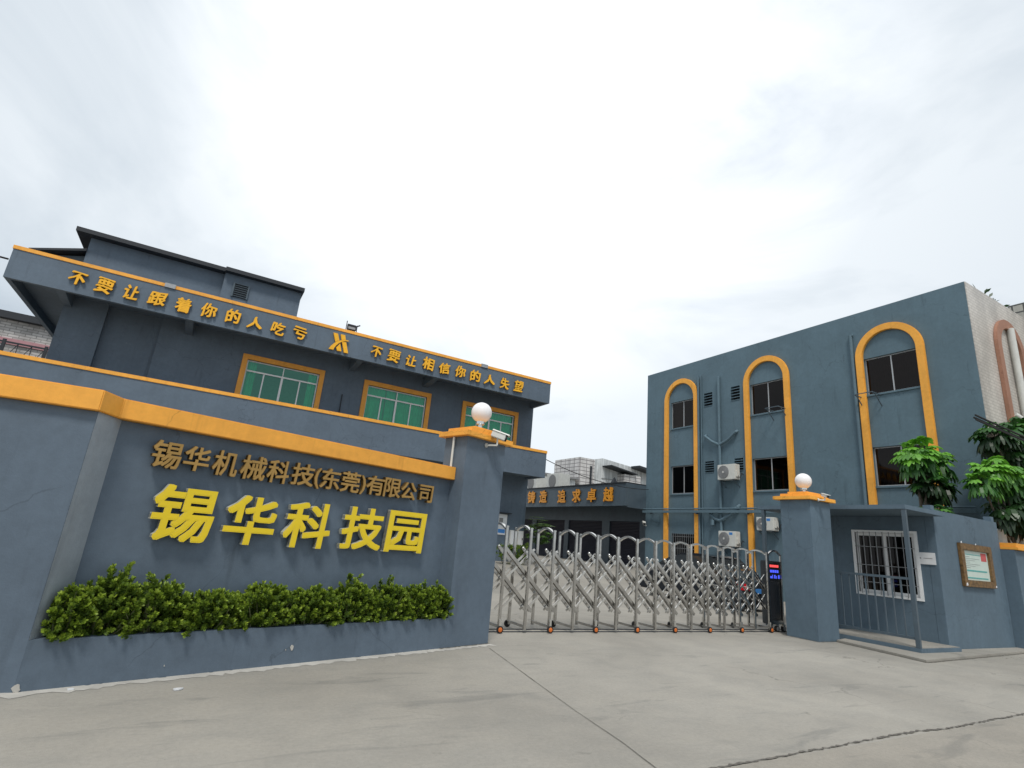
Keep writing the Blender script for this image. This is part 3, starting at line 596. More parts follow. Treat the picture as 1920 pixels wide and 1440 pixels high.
# pipes on the tiled wall
ft = lambda u, d, z: (u, 7.62 + d, z)
pipe([(25.45, -.14, 1), (25.45, -.14, 10.85)], .11, M['white_p'], rb, ft, 'downpipe'); pipe([(25.2, -.10, 1.2), (25.2, -.10, 7.0), (25.0, -.10, 7.3), (24.9, -.001, 7.4)], .09, M['white_p'], rb, ft, 'downpipe')
q = MB(); q.box(ft, 25.75, 26.2, -.03, -.002, 8.3, 9.3); q.build('window', M['dark'], rb)
def ac_bracket(t, fr, u0, u1, zb):
    for u in (u0 + .12, u1 - .12):
        q = MB(); q.bar(fr(u, -.001, zb - .03), fr(u, -.55, zb - .03), .035); q.bar(fr(u, -.001, zb - .33), fr(u, -.45, zb - .05), .03); q.build('bracket', M['grey_metal'], t)
def ac_unit(u0, u1, z0, z1, label, blue=True):
    t = thing('air_conditioner', fb((u0 + u1) / 2, -.2, z0), label, 'air conditioner', 'outdoor air conditioner units on the factory wall')
    q = MB(); q.box(fb, u0, u1, -.48, -.12, z0, z1); q.build('casing', M['white_p'], t, bevel=.02)
    uc, zc, r = u1 - (z1 - z0) * .48, (z0 + z1) / 2, (z1 - z0) * .43
    q = MB(); q.lathe(fb(uc, -.482, zc), [(r, 0), (r, .012), (r * .96, .016)], 32, 0, (-1, 0, 0)); fan = q.build('fan_grille', M['ink'], t, smooth=True)
    q = MB()
    for k in (.3, .5, .7, .9):
        ring = [fb(uc + r * k * math.cos(a), -.502, zc + r * k * math.sin(a)) for a in np.linspace(0, 2 * math.pi, 28)]; q.tube(ring, .005, 5)
    for k in range(10): a = k * math.pi / 5; q.bar(fb(uc, -.502, zc), fb(uc + r * .95 * math.cos(a), -.502, zc + r * .95 * math.sin(a)), .006)
    q.build('grille_wire', M['galv'], fan)
    q = MB(); q.lathe(fb(uc, -.50, zc), [(r * .16, 0), (r * .16, .012)], 16, 0, (-1, 0, 0)); q.build('fan_hub', M['white_p'], fan)
    if blue: q = MB(); q.box(fb, u0 + .16, u0 + .34, -.484, -.481, z1 - .17, z1 - .06); q.build('sticker', M['blue'], t)
    q = MB(); q.box(fb, u0 - .05, u0 - .001, -.42, -.2, z0 + .12, z0 + .4); q.build('valve_cover', M['white_p'], t, bevel=.01)
    q = MB(); q.tube([fb(u0 - .03, -.3, z0 + .2), fb(u0 - .12, -.28, z0 + .05), fb(u0 - .16, -.2, z0 + .3), fb(u0 - .13, -.05, z0 + .25)], .02, 8); q.build('hose', M['rubber'], t)
    ac_bracket(t, fb, u0, u1, z0)
ac_unit(17.34, 18.37, 5.22, 5.96, 'white air conditioner unit without sticker high on the grey facade', False)
ac_unit(17.42, 18.39, 2.10, 2.80, 'white air conditioner unit with blue sticker directly behind the steel gate')
ac_unit(15.43, 16.29, 2.88, 3.46, 'white air conditioner unit with blue sticker beside the right gate pillar')
for nm, (u, z), lab in (('wall_bracket', (15.2, 8.35), 'empty grey metal bracket under the upper middle arch window'), ('wall_bracket', (11.2, 8.25), 'thin empty metal bracket below the largest arch window')):
    t = thing(nm, fb(u, -.3, z - .3), lab, 'bracket', 'empty brackets on the factory wall')
    for du in (-.38, .3):
        q = MB(); q.bar(fb(u + du, -.001, z), fb(u + du, -.6, z), .035); q.build('arm', M['grey_metal'], t)
        q = MB(); q.bar(fb(u + du, -.001, z - .45), fb(u + du, -.45, z - .02), .03); q.build('strut', M['grey_metal'], t)
    q = MB(); q.bar(fb(u - .38, -.58, z + .02), fb(u + .3, -.58, z + .02), .03); q.build('rail', M['grey_metal'], t)

# ------------------------------------------------------------------ workshop hall with the canopy
hl = thing('workshop_hall', (23, 34, .6), 'low dark workshop hall with a lettered fascia between the two buildings', 'building')
q = MB(); q.box(FA, 21.0, 21.12, 23.84, 46, 3.93, 5.20); q.box(FA, 21.12, 22.495, 23.84, 23.96, 3.86, 5.20); q.build('fascia', M['grey_metal'], hl)
q = MB(); q.box(FA, 20.94, 40, 23.86, 46, 5.203, 5.27); q.build('roof', M['dark'], hl)
q = MB(); q.box(FA, 21.12, 23.4, 23.97, 46, 4.9, 5.0); q.build('soffit', M['dark'], hl)
drs = [(25.4, 28.2), (28.95, 32.7), (33.2, 37.0), (37.6, 41.4)]
fh = FB(23.5)
q = MB(); q.panel(fh, 23.86, 46, -.3, 5.1, 0, .2, [(a, b, -.2, 3.25) for a, b in drs]); q.box(FA, 21, 23.5, 45.8, 46, -.3, 5.1); q.build('wall', M['grey_metal'], hl)
for a, b in drs:
    q = MB(); n = 30
    for i in range(n): z = .5 + (3.25 - .5) * i / n; q.add([fh(u, d, zz) for u in (a, b) for d, zz in ((.10, z), (.07, z + .046), (.10, z + .092))], [(0, 1, 4, 3), (1, 2, 5, 4)])
    q.build('roller_door', M['shutter'], hl)
q = MB(); q.add([(21.55, 25.6, 5.27), (21.95, 25.6, 5.27), (21.95, 26, 5.27), (21.55, 26, 5.27), (21.75, 25.8, 5.75)], [(0, 1, 4), (1, 2, 4), (2, 3, 4), (3, 0, 4), (3, 2, 1, 0)]); q.build('roof_vent', M['dark'], hl)
fh2 = FB(21.0)
sg = thing('hall_lettering', (20.95, 29.5, 4.1), 'row of orange characters on the fascia of the low workshop hall', 'lettering')
letters(sg, '铸造追求卓越', [(b, a, z0, z1) for a, b, z0, z1 in [(34.39, 33.38, 4.19, 5.03), (32.8, 31.89, 4.19, 5.04), (30.55, 29.65, 4.16, 5.01), (28.91, 28.04, 4.16, 5.0), (27.36, 26.48, 4.16, 4.99), (25.78, 24.91, 4.17, 5.0)]], fh2, -.08, -.005, [M['hallgold'], M['gold_side']], .028, flip=True)
bullet_camera(lambda x, y, z: (x, y, z), 22.25, 23.7, 3.08, -2.2, 'white bullet camera at the corner beside the hall doors', .32, (.2, .05, -.12))
for i, (y, lab) in enumerate(((33.5, 'grey rooftop condenser on the hall roof beside the thin wire'), (36.5, 'grey rooftop condenser on the hall roof, half hidden by the balcony corner'))):
    t = thing('condenser', (23, y, 5.27), lab, 'condenser', 'condensers on the hall roof')
    q = MB(); q.box(FA, 22.4, 23.4, y - .8, y + .8, 5.4, 6.5); q.build('casing', M['white_p'], t, bevel=.02)
    q = MB(); q.lathe((22.39, y, 5.95), [(.46, 0), (.46, .02)], 24, 0, (-1, 0, 0)); q.build('fan_grille', M['ink'], t)
    for dy in (-.7, .7): q = MB(); q.box(FA, 22.45, 23.35, y + dy - .05, y + dy + .05, 5.27, 5.4); q.build('foot', M['dark'], t)

# ------------------------------------------------------------------ buildings behind
def far_building(name, lab, parts):
    return None
t = thing('apartment_block', (50, 64, 0), 'stained white tiled block rising behind the workshop hall', 'building')
q = MB(); q.box(FA, 44.4, 47.0, 60, 66, 0, 13.3); q.build('wall', M['tileb'], t)
q = MB(); q.prism(FA, [(47.0, 0), (47.0, 13.35), (48.6, 13.75), (57, 13.0), (57, 0)], 60.3, 70); q.build('wall', M['render_w'], t)
q = MB(); q.box(FA, 51.4, 54.4, 58.8, 60.29, 0, 11.8); q.build('wall', M['tileb'], t)
q = MB(); q.prism(FA, [(48.6, 12.55), (48.6, 12.68), (53.4, 12.05), (53.4, 11.9)], 58.3, 60.29); q.build('awning', M['dark'], t)
q = MB(); q.prism(FA, [(53.9, 13.05), (53.9, 13.35), (58, 12.9), (58, 12.5)], 58.5, 60.29); q.build('awning', M['dark'], t)
q = MB(); q.box(FA, 46.2, 46.5, 59.9, 59.99, 8, 12.3); q.build('pipe', M['dark'], t)
q = MB(); q.box(FA, 48.5, 51, 60.2, 60.29, 10.2, 10.35); q.box(FA, 48.5, 51, 60.2, 60.29, 10.9, 10.98); q.build('ledge', M['ink'], t)
t = thing('rooftop_cabin', (39, 62, 0), 'small white building with a flat roof left of the tiled block', 'building')
q = MB(); q.box(FA, 36.5, 43.8, 60, 66, 0, 10.1); q.build('wall', M['render_w'], t)
q = MB(); q.box(FA, 36.2, 44.2, 59.6, 66.4, 10.103, 10.35); q.build('roof', M['ink'], t)
q = MB(); q.box(FA, 37.2, 38.2, 59.9, 59.99, 8.3, 9.4); q.build('window', M['dark'], t)
q = MB(); q.tube([(38.2, 61, 10.35), (38.2, 61, 11)], .05); q.build('pipe', M['dark'], t)
t = thing('brick_building', (-15, 44, 0), 'whitewashed brick building with dark eaves and pink band at the far left', 'building')
q = MB(); q.box(FA, -26, -8, 40, 48, 0, 11.2); q.build('wall', M['brickw'], t)
q = MB(); q.box(FA, -26.5, -7.6, 39.6, 48.5, 11.203, 11.6); q.build('roof', M['dark'], t)
q = MB(); q.box(FA, -26, -7.95, 39.9, 39.997, 9.78, 10.12); q.build('band', M['pink'], t)
q = MB(); q.box(FA, -26, -7.9, 39.0, 39.08, 9.66, 9.75); q.box(FA, -26, -7.9, 39.0, 39.08, 9.0, 9.06)
for i in range(60): u = -26 + i * .3; q.bar((u, 39.04, 9.0), (u + (.3 if i % 2 else 0), 39.04, 9.7), .03)
for i in range(10): q.box(FA, -25.9 + 1.85 * i, -25.75 + 1.85 * i, 38.98, 39.1, 8.6, 9.85)
q.build('balustrade', M['dark'], t)
t = thing('tiled_building', (47, 9, 0), 'tall building clad in grid tiles above the cream tiled wall', 'building')
q = MB(); q.box(FA, 41, 56, -8, 12, 0, 18.05); q.build('wall', M['tileg'], t)

# ------------------------------------------------------------------ gatehouse
gh = thing('gatehouse', (16.4, 7.6, 0), 'low grey gatehouse with flat roof, porch and barred window', 'building')
fg = FB(14.834)
q = MB(); q.panel(fg, 6.5, 9.6, -.2, 2.86, 0, .2, [(6.75, 8.10, 1.03, 2.46)])
q.build('wall', M['grey_gate'], gh)
q = MB(); q.box(FA, 14.834, 18.15, 6.31, 6.50, -.2, 3.03); q.build('wall', M['grey_gate'], gh, bevel=.008)
q = MB(); q.box(FA, 17.95, 18.15, 6.5, 9.6, -.2, 2.86); q.box(FA, 15.034, 17.95, 9.4, 9.6, -.2, 2.86); q.build('wall', M['grey_gate'], gh)
q = MB(); q.column(FA, [(13.16, 6.10), (14.83, 6.10), (14.83, 6.502), (18.2, 6.502), (18.2, 9.7), (13.16, 9.7)], 2.866, 2.965); q.build('roof', M['grey_gate'], gh, bevel=.006)
q = MB(); q.box(FA, 14.84, 15.0, 6.34, 6.5, 3.03, 3.13); q.build('roof_stub', M['grey_gate'], gh); q = MB(); q.box(FA, 17.95, 18.1, 6.34, 6.5, 3.03, 3.16); q.build('roof_stub', M['grey_gate'], gh)
q = MB(); q.box(FA, 13.165, 14.832, 6.09, 8.3, -.1, .12); q.build('porch_step', M['grey_gate'], gh)
q = MB(); q.box(FA, 13.2, 14.832, 6.12, 8.27, .121, .13); q.build('porch_floor', M['concrete'], gh)
q = MB(); q.column(FA, [(12.6, 7.46), (12.23, 5.60), (18.4, 5.98), (18.4, 6.31), (14.83, 6.31), (14.83, 6.09), (13.16, 6.09), (13.16, 7.6)], -.1, .045); q.build('kerb', M['concrete'], gh, bevel=.008)
q = MB(); q.box(FA, 13.17, 13.25, 9.5, 9.58, 0, 2.866); q.build('post', M['grey_metal'], gh)
q = MB(); q.box(FA, 13.17, 13.25, 6.11, 6.19, .12, 2.866); q.build('post', M['grey_metal'], gh, bevel=.006)
rl = MB(); rl.box(FA, 13.185, 13.235, 6.19, 7.85, 1.42, 1.47); rl.box(FA, 13.185, 13.235, 6.19, 7.85, .27, .32); rl.box(FA, 13.18, 13.24, 7.85, 7.9, .12, 1.52)
rl = rl.build('railing', M['grey_metal'], gh)
for i in range(9):
    y = 6.36 + i * .178; q = MB(); q.box(FA, 13.198, 13.222, y - .012, y + .012, .32, 1.42); q.build('baluster', M['grey_metal'], rl)
w = sash_window(gh, fg, 6.752, 8.098, 1.032, 2.458, .03, M['white'], M['dark_glass'], 2, None, .07, M['room_dark'], [], None, 2.2)
q = MB(); q.box(fg, 6.68, 6.75, -.025, .03, .97, 2.52); q.box(fg, 8.10, 8.17, -.025, .03, .97, 2.52); q.box(fg, 6.75, 8.10, -.025, .03, 2.46, 2.52); q.box(fg, 6.75, 8.10, -.025, .03, .97, 1.03); q.build('surround', M['white'], w)
q = MB()
for i in range(9): y = 6.84 + i * .147; q.box(fg, y - .008, y + .008, -.05, -.036, 1.0, 2.48)
for z in (1.28, 1.68, 2.12): q.box(fg, 6.76, 8.1, -.036, -.027, z - .008, z + .008)
q.build('security_bars', M['galv'], w)
t = thing('wall_plate', fg(6.54, -.02, 1.79), 'small white plate with one line of grey print by the gatehouse window', 'sign')
q = MB(); q.box(fg, 6.36, 6.71, -.02, -.002, 1.79, 2.05); q.build('board', M['sign_white'], t)
q = MB()
for i in range(9): q.box(fg, 6.42 + i * .02, 6.434 + i * .02, -.0225, -.0205, 1.915, 1.932)
q.box(fg, 6.645, 6.67, -.0225, -.0205, 1.91, 1.938); q.build('print', M['ink'], t)
nb = thing('notice_board', (16.6, 6.28, 1.39), 'gilt wooden framed notice with pale green sheet on the gatehouse front', 'notice board')
q = MB(); a, b, z0, z1 = 15.81, 17.43, 1.38, 2.36; fwid = .17
q.prism(FA, [(a, z0), (b, z0), (b - fwid, z0 + fwid * .9), (a + fwid, z0 + fwid * .9)], 6.24, 6.308); q.prism(FA, [(a, z1), (b, z1), (b - fwid, z1 - fwid * .9), (a + fwid, z1 - fwid * .9)], 6.24, 6.308)
q.prism(FA, [(a, z0), (a, z1), (a + fwid, z1 - fwid * .9), (a + fwid, z0 + fwid * .9)], 6.24, 6.308); q.prism(FA, [(b, z0), (b, z1), (b - fwid, z1 - fwid * .9), (b - fwid, z0 + fwid * .9)], 6.24, 6.308); q.build('frame', M['notice_wood'], nb, bevel=.008)
q = MB(); q.box(FA, a + fwid - .01, b - fwid + .01, 6.29, 6.305, z0 + .14, z1 - .14); sh = q.build('sheet', M['paper'], nb)
q = MB(); q.box(FA, a + .3, b - .3, 6.286, 6.2895, 1.73, 1.765); q.box(FA, a + .25, b - .28, 6.286, 6.2895, 1.57, 1.60); q.box(FA, a + .3, b - .5, 6.286, 6.2895, 2.11, 2.125); q.build('print', M['teal'], sh)
q = MB(); q.box(FA, b - .52, b - .24, 6.286, 6.2895, 1.99, 2.18); q.build('print', M['red'], sh)
q = MB()
for i in range(7): q.box(FA, a + .28, a + .5 + .25 * ((i * 7) % 3), 6.286, 6.2895, 1.81 + i * .042, 1.816 + i * .042)
q.build('print', M['ink'], sh)
for i, (u, z, s) in enumerate(((a + .02, 2.35, .05), (a + .03, 1.40, .07), (a + .75, 2.35, .04), (b - .08, 1.40, .05))):
    q = MB(); q.prism(FA, [(u, z), (u + s, z + .01), (u + s * .8, z + s), (u + .01, z + s * .7)], 6.225, 6.236); q.build('paper_scrap', M['sign_white'], nb)

# right pillar
pr = thing('gate_pillar', (12.3, 7.8, 0), 'square grey pillar beside the gatehouse porch with orange cap', 'pillar', 'gate pillars')
q = MB(); q.box(FA, 11.975, 12.76, 7.475, 8.20, -.3, 2.97); q.build('shaft', M['grey_gate'], pr, bevel=.012)
q = MB(); q.box(FA, 11.88, 12.86, 7.39, 8.32, 2.965, 3.045); q.box(FA, 11.99, 12.75, 7.49, 8.2, 3.045, 3.11); q.box(FA, 12.1, 12.64, 7.6, 8.08, 3.11, 3.165); q.build('cap', M['orange'], pr, bevel=.006)
globe_lamp((12.36, 7.83, 3.44), .182, 3.163, 'white globe lamp on the pillar beside the gatehouse')
bullet_camera(FA, 12.26, 7.27, 3.07, -1.75, 'stubby white camera with dark lens on the pillar beside the gatehouse', .16, (-.1, .11, -.10))
# wall at the far right
rw = thing('boundary_wall', (20, 6.3, 0), 'grey wall with orange coping right of the gatehouse', 'wall')
q = MB(); q.box(FA, 18.16, 18.9, 6.03, 6.6, -.2, 2.36); q.box(FA, 18.9, 40, 6.12, 6.5, -.2, 2.36); q.build('wall_panel', M['grey_gate'], rw, bevel=.008)
q = MB(); q.box(FA, 18.155, 40, 5.95, 6.62, 2.363, 2.43); q.box(FA, 18.22, 40, 6.0, 6.56, 2.43, 2.53); q.build('coping', M['orange'], rw, bevel=.006)
q = MB(); q.box(FA, 18.3, 18.62, 6.015, 6.028, .28, .38); q.build('plate', M['sign_white'], rw)
lv = thing('ribbed_fence', (22, 7.0, 0), 'pale ribbed metal screen above the orange coping at the right edge', 'fence')
for i in range(10):
    q = MB(); q.lathe((20.3 + i * .42, 7.0, 0), [(.13, 0), (.13, 3.0 + .04 * i), (.10, 3.03 + .04 * i)], 12); q.build('slat', M['white_p'], lv, smooth=True)

# ------------------------------------------------------------------ retractable gate
gt = thing('retractable_gate', (8.4, 8.8, 0), 'stainless steel folding gate closed across the entrance', 'gate')
YF, YR = 8.55, 9.10
pitch = .5045; A0 = 4.83 - pitch
NF = 16
def arcpts(p0, p1, h, n=10): p0, p1 = Vector(p0), Vector(p1); return [p0.lerp(p1, i / n) + Vector((0, 0, h * math.sin(math.pi * i / n))) for i in range(n + 1)]
for i in range(NF):
    x = A0 + pitch * i
    q = MB()
    for y in (YF, YR):
        q.box(FA, x - .026, x + .026, y - .02, y + .02, .05, 1.72)
        q.box(FA, x - .03, x + .03, y - .024, y + .024, 1.72, 1.745)
    fr_ = q.build('hoop_frame', M['steel'], gt, bevel=.006)
    q = MB(); pts = arcpts((x, YF + .02, 1.69), (x, YR - .02, 1.69), .085)
    for a_, b_ in zip(pts, pts[1:]): q.bar(a_, b_, .05, .035)
    q.build('arch_bar', M['steel_l'], fr_)
    q = MB(); q.bar((x, YF + .021, .1), (x, YR - .021, .1), .035, .035); q.build('foot_bar', M['steel'], fr_)
    yw = YF if i % 2 else YR; sgn = -1 if i % 2 else 1
    q = MB(); q.lathe((x - .018, yw + sgn * .035, .055), [(.035, 0), (.055, .004), (.055, .032), (.035, .036)], 20, 0, (1, 0, 0)) if False else q.lathe((x, yw + sgn * .028, .06), [(.04, 0), (.06, .005), (.06, .03), (.04, .035)], 20, 0, (0, sgn, 0))
    wh = q.build('wheel', M['rubber'], fr_, smooth=True)
    q = MB(); q.lathe((x, yw + sgn * .0635, .06), [(.04, -.002), (.032, .005), (.012, .008)], 16, 0, (0, sgn, 0)); q.build('hub', M['orange_p'] if i % 2 else M['black'], wh)
    q = MB(); q.box(FA, x - .02, x + .02, yw + (sgn * .021 if sgn > 0 else -.05), yw + (.05 if sgn > 0 else -.021), .10, .22); q.build('wheel_guard', M['steel_l'], fr_)
for i in range(NF - 1):
    x = A0 + pitch * i
    q = MB(); L = 1.16
    for y, o in ((YF + .05, 0), (YF + .085, 1), (YF + .12, 0), (YF + .25, 1), (YF + .285, 0)):
        # both diagonals of this bay, each running on through the next bays
        x1 = x + L
        if x1 < A0 + pitch * (NF - 1) + .1:
            if o == 0: q.bar((x + .03, y, 1.38), (x1, y, .34), .022, .052)
            else: q.bar((x + .03, y, .34), (x1, y, 1.38), .018, .034, 1)
        else:
            xe = A0 + pitch * (NF - 1); f = (xe - x) / L
            if o == 0: q.bar((x + .03, y, 1.36), (xe, y, 1.36 - f), .018, .036)
            else: q.bar((x + .03, y, .36), (xe, y, .36 + f), .018, .034, 1)
    q.build('lattice', [M['steel'], M['steel_l']], gt)
    q = MB()
    for z in (.93,): q.tube([(x + .06, YF + .03, z), (x + .06, YF + .29, z)], .008, 6)
    q.build('cross_rod', M['steel_l'], gt, smooth=True)
    for y in (YF + .05, YF + .285): q = MB(); q.ball((x + .03, y, 1.385), .026, 10, 6); q.build('end_cap', M['steel_l'], gt, smooth=True)
# drive head
FD = lambda x, y, z: (x, y + .19, z)
q = MB(); q.column(FD, [(11.98, 8.42), (12.50, 8.42), (12.60, 8.5), (12.60, 8.62), (11.98, 8.62)], .16, 1.56); dh = q.build('drive_unit', M['dark_steel'], gt, bevel=.02)
q = MB(); q.box(FD, 12.02, 12.40, 8.412, 8.418, .27, 1.10); q.build('panel', M['carpaint'], dh)
q = MB(); q.box(FD, 12.01, 12.43, 8.410, 8.418, 1.13, 1.51); q.build('display', M['black'], dh)
q = MB()
for i in range(5): q.box(FD, 12.05 + i * .066, 12.105 + i * .066, 8.404, 8.409, 1.42, 1.475)
q.build('display_text', M['led_red'], dh)
q = MB()
for i in range(4): q.box(FD, 12.06 + i * .08, 12.12 + i * .08, 8.404, 8.409, 1.30, 1.36)
for i, (w_, h_) in enumerate(((.05, .05), (.02, .08), (.04, .08), (.02, .06), (.045, .08))): q.box(FD, 12.06 + i * .072, 12.06 + i * .072 + w_, 8.404, 8.409, 1.17, 1.17 + h_)
q.build('display_text', M['led_blue'], dh)
q = MB()
for x in (11.975, 12.44): q.box(FD, x - .02, x + .02, 8.38, 8.41, .12, 1.72)
pts = arcpts((11.975, 8.585, 1.70), (12.44, 8.585, 1.70), .1)
for a_, b_ in zip(pts, pts[1:]): q.bar(a_, b_, .04, .035)
q.box(FD, 12.0, 12.42, 8.38, 8.409, .18, .25); q.build('hoop', M['steel'], dh)
q = MB(); q.box(FD, 12.605, 12.63, 8.5, 8.6, .35, .75); q.build('side_plate', M['sign_white'], dh); q = MB(); q.box(FD, 12.605, 12.63, 8.5, 8.6, .2, .31); q.build('side_plate', M['sign_white'], dh)
for i, x in enumerate((12.02, 12.24, 12.48)):
    q = MB(); q.lathe((x, 8.59, .07), [(.04, 0), (.07, .006), (.07, .05), (.04, .056)], 20, 0, (0, 1, 0)); wh = q.build('wheel', M['rubber'], dh, smooth=True)
    q = MB(); q.lathe((x, 8.59, .07), [(.045, .001), (.03, .006)], 16, 0, (0, -1, 0)); q.build('hub', M['orange_p'] if i == 0 else M['galv'], wh)
    q = MB(); q.box(FD, x - .06, x + .06, 8.40, 8.47, .135, .165); q.build('wheel_guard', M['steel_l'], wh)
q = MB(); q.box(FA, 3.6, 12.9, 8.62, 8.66, .0, .012); q.box(FA, 3.6, 12.9, 8.86, 8.90, 0, .012); tag(q.build('gate_track', M['dark']), 'thin steel track on the ground under the folding gate', 'gate track')

# ------------------------------------------------------------------ cars in the yard
def car(name, x, y, rz, label, paintm, L=4.4, Wd=1.78, H=1.48, z0=0):
    t = thing(name, (x, y, z0), label, 'car'); ca, sa = math.cos(rz), math.sin(rz)
    def fr(u, v, z): return (x + u * ca - v * sa, y + u * sa + v * ca, z0 + z)    # u forwards, v left
    h = L / 2
    low = [(-h, .30), (-h - .03, .55), (-h + .02, .86), (-h + .25, .96), (-.95, 1.0), (.75, .98), (1.7, .88), (h - .08, .70), (h, .45), (h - .05, .25), (-h + .1, .22)]
    cab = [(-h + .42, .97), (-1.05, H - .06), (-.5, H), (.25, H - .02), (.5, H - .1), (1.25, .96)]
    def loft(poly, w0, w1, zlo, zhi, q):
        n = len(poly); vs_ = []
        for s in (-1, 1):
            vs_ += [fr(u, s * (w0 + (w1 - w0) * max(0, min(1, (z - zlo) / (zhi - zlo)))), z) for u, z in poly]
        q.add(vs_, [tuple(range(n)), tuple(range(2 * n - 1, n - 1, -1))] + [(i, (i + 1) % n, (i + 1) % n + n, i + n) for i in range(n)])
    q = MB(); loft(low, Wd / 2, Wd / 2 - .06, .6, 1.0, q); body = q.build('body', paintm, t, bevel=.05, smooth=True)
    q = MB(); loft(cab, Wd / 2 - .06, Wd / 2 - .22, .97, H, q); q.build('cabin', M['dark_car_glass'], t, bevel=.03, smooth=True)
    q = MB(); roofp = [(-1.12, H - .07), (-.5, H + .006), (.25, H - .012), (.54, H - .11), (.5, H - .13), (-1.08, H - .09)]; loft(roofp, Wd / 2 - .2, Wd / 2 - .2, 0, 9, q); q.build('roof', paintm, t, smooth=True)
    for s in (-1, 1):
        q = MB(); q.add([fr(u, s * v, z) for u, v, z in ((-h - .035, .48, .62), (-h - .02, Wd / 2 - .02, .64), (-h + .25, Wd / 2 - .005, .72), (-h + .22, Wd / 2 - .02, .86), (-h + .005, Wd / 2 - .06, .84), (-h - .01, .48, .82))], [(0, 1, 4, 5), (1, 2, 3, 4)]); 
        for vtx in range(len(q.v)): pass
        q.build('tail_lamp', M['tail'], t)
        for u in (-1.32, 1.36):
            q = MB(); q.lathe(fr(u, s * (Wd / 2 - .20), .31), [(.2, 0), (.31, .01), (.31, .19), (.21, .2)], 24, 0, (-sa * s, ca * s, 0)); wh = q.build('wheel', M['rubber'], t, smooth=True)
            q = MB(); q.lathe(fr(u, s * (Wd / 2 - .02), .31), [(.21, 0), (.19, .02), (.05, .01)], 20, 0, (-sa * s, ca * s, 0)); q.build('rim', M['galv'], wh)
    q = MB(); q.box(fr, -h - .06, -h + .1, -Wd / 2 + .06, Wd / 2 - .06, .3, .52); q.build('bumper', M['black'] if paintm is M['carpaint'] else paintm, t, bevel=.03)
    q = MB(); q.box(fr, -h - .07, -h - .045, -.22, .22, .56, .70); q.build('number_plate', M['blue'], t)
    return t
M['dark_car_glass'] = plain('car_glass', (.03, .034, .036), .06, 0, .02, 5, .8)
car('parked_car', 16.0, 14.1, R(90), 'dark parked car with red tail lamps seen through the right of the gate', M['carpaint'], 4.5, 1.8, 1.62)
car('parked_car', 20.6, 19.0, R(90), 'silver parked car by the orange arch strips behind the gate', M['carsilver'], 4.2, 1.7, 1.45, gz(19) - .02)

# ------------------------------------------------------------------ vegetation
def leafmesh(name, quads, tones, mat, parent):
    """quads: (n,4,3) array"""
    org = np.array(wloc(parent)); n = len(quads); v = (quads.reshape(-1, 3) - org)
    me = bpy.data.meshes.new(name); me.from_pydata(v.tolist(), [], np.arange(n * 4).reshape(n, 4).tolist())
    at = me.attributes.new('tone', 'FLOAT', 'FACE'); at.data.foreach_set('value', np.asarray(tones, dtype=np.float32))
    me.materials.append(mat); me.polygons.foreach_set('use_smooth', [False] * n)
    o = bpy.data.objects.new(name, me); col.objects.link(o); o.parent = parent; return o
def unit(v): return v / np.maximum(1e-9, np.linalg.norm(v, axis=-1, keepdims=True))
def leaf_quads(base, d, side, L, W_):
    """diamond leaves: base (n,3), direction, side vector, length, width"""
    L = np.asarray(L)[:, None]; W_ = np.asarray(W_)[:, None]
    m = base + d * L * .6
    return np.stack([base, m + side * W_ * .5, base + d * L, m - side * W_ * .5], 1)
def shrub(t, dep, hz, w, seed, label, nshoots=130, tall=0):
    """small leaved evergreen shrub: leafy shoots tipped with paler whorls"""
    r = np.random.default_rng(seed); base = np.array(FC(t, dep, .33)); th = thing('shrub', tuple(base), label, 'shrub', 'evergreen shrubs in the wall planter')
    q = MB()
    ax = np.array([cC, sC, 0]); ay = np.array([-sC, cC, 0]); Q = []; T = []
    H = hz - .33; front = []
    for k in range(nshoots):
        u = r.uniform(-1, 1); v = r.uniform(-1, 1); uu = u * w / 2; vv = v * .18 - .02
        top = H * (1 - .30 * u * u) * (1 - .15 * v * v) * r.uniform(.72, 1.04)
        if k < tall: top = H * r.uniform(1.05, 1.22); uu *= .5; vv = r.uniform(-.04, .08)
        zt = top * (r.uniform(.22, 1) if k > nshoots * .35 and k >= tall else 1)
        tip = base + ax * uu + ay * vv + np.array([0, 0, zt]); foot = base + ax * uu * .45 + ay * (vv * .3 + .02) + np.array([0, 0, .02])
        if k % 7 == 0: q.tube([tuple(foot), tuple((foot + tip) / 2 + r.normal(0, .01, 3)), tuple(tip)], [.008, .006, .003], 5)
        dirv = tip - foot; dirv = dirv / max(.05, np.linalg.norm(dirv)); outw = np.array([uu * 1.2, 0, 0])
        dirv = unit(dirv + ax * u * .45 + ay * v * .5 * (1 if v > 0 else 1.3) + r.normal(0, .15, 3))
        n = 58; s = r.uniform(0, 1, n) ** .8; Ls = r.uniform(.09, .17)
        pos = tip - dirv * ((1 - s) * Ls)[:, None]
        phi = r.uniform(0, 2 * np.pi, n); a = unit(np.cross(dirv, [.3, .5, .2])); b = np.cross(dirv, a)
        rad = a * np.cos(phi)[:, None] + b * np.sin(phi)[:, None]; el = .15 + .75 * s[:, None]
        ld = unit(rad * (1 - el * .55) + dirv * el + r.normal(0, .15, (n, 3))); sd = unit(np.cross(ld, unit(rad * .3 + dirv + r.normal(0, .25, (n, 3)))))
        LL = r.uniform(.028, .047, n); Q.append(leaf_quads(pos, ld, sd, LL, LL * .55))
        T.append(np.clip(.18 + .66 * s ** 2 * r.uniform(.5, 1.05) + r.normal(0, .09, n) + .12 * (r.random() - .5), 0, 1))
    q.build('stem', M['stem'], th)
    leafmesh('foliage', np.concatenate(Q), np.concatenate(T), M['shrub'], th)
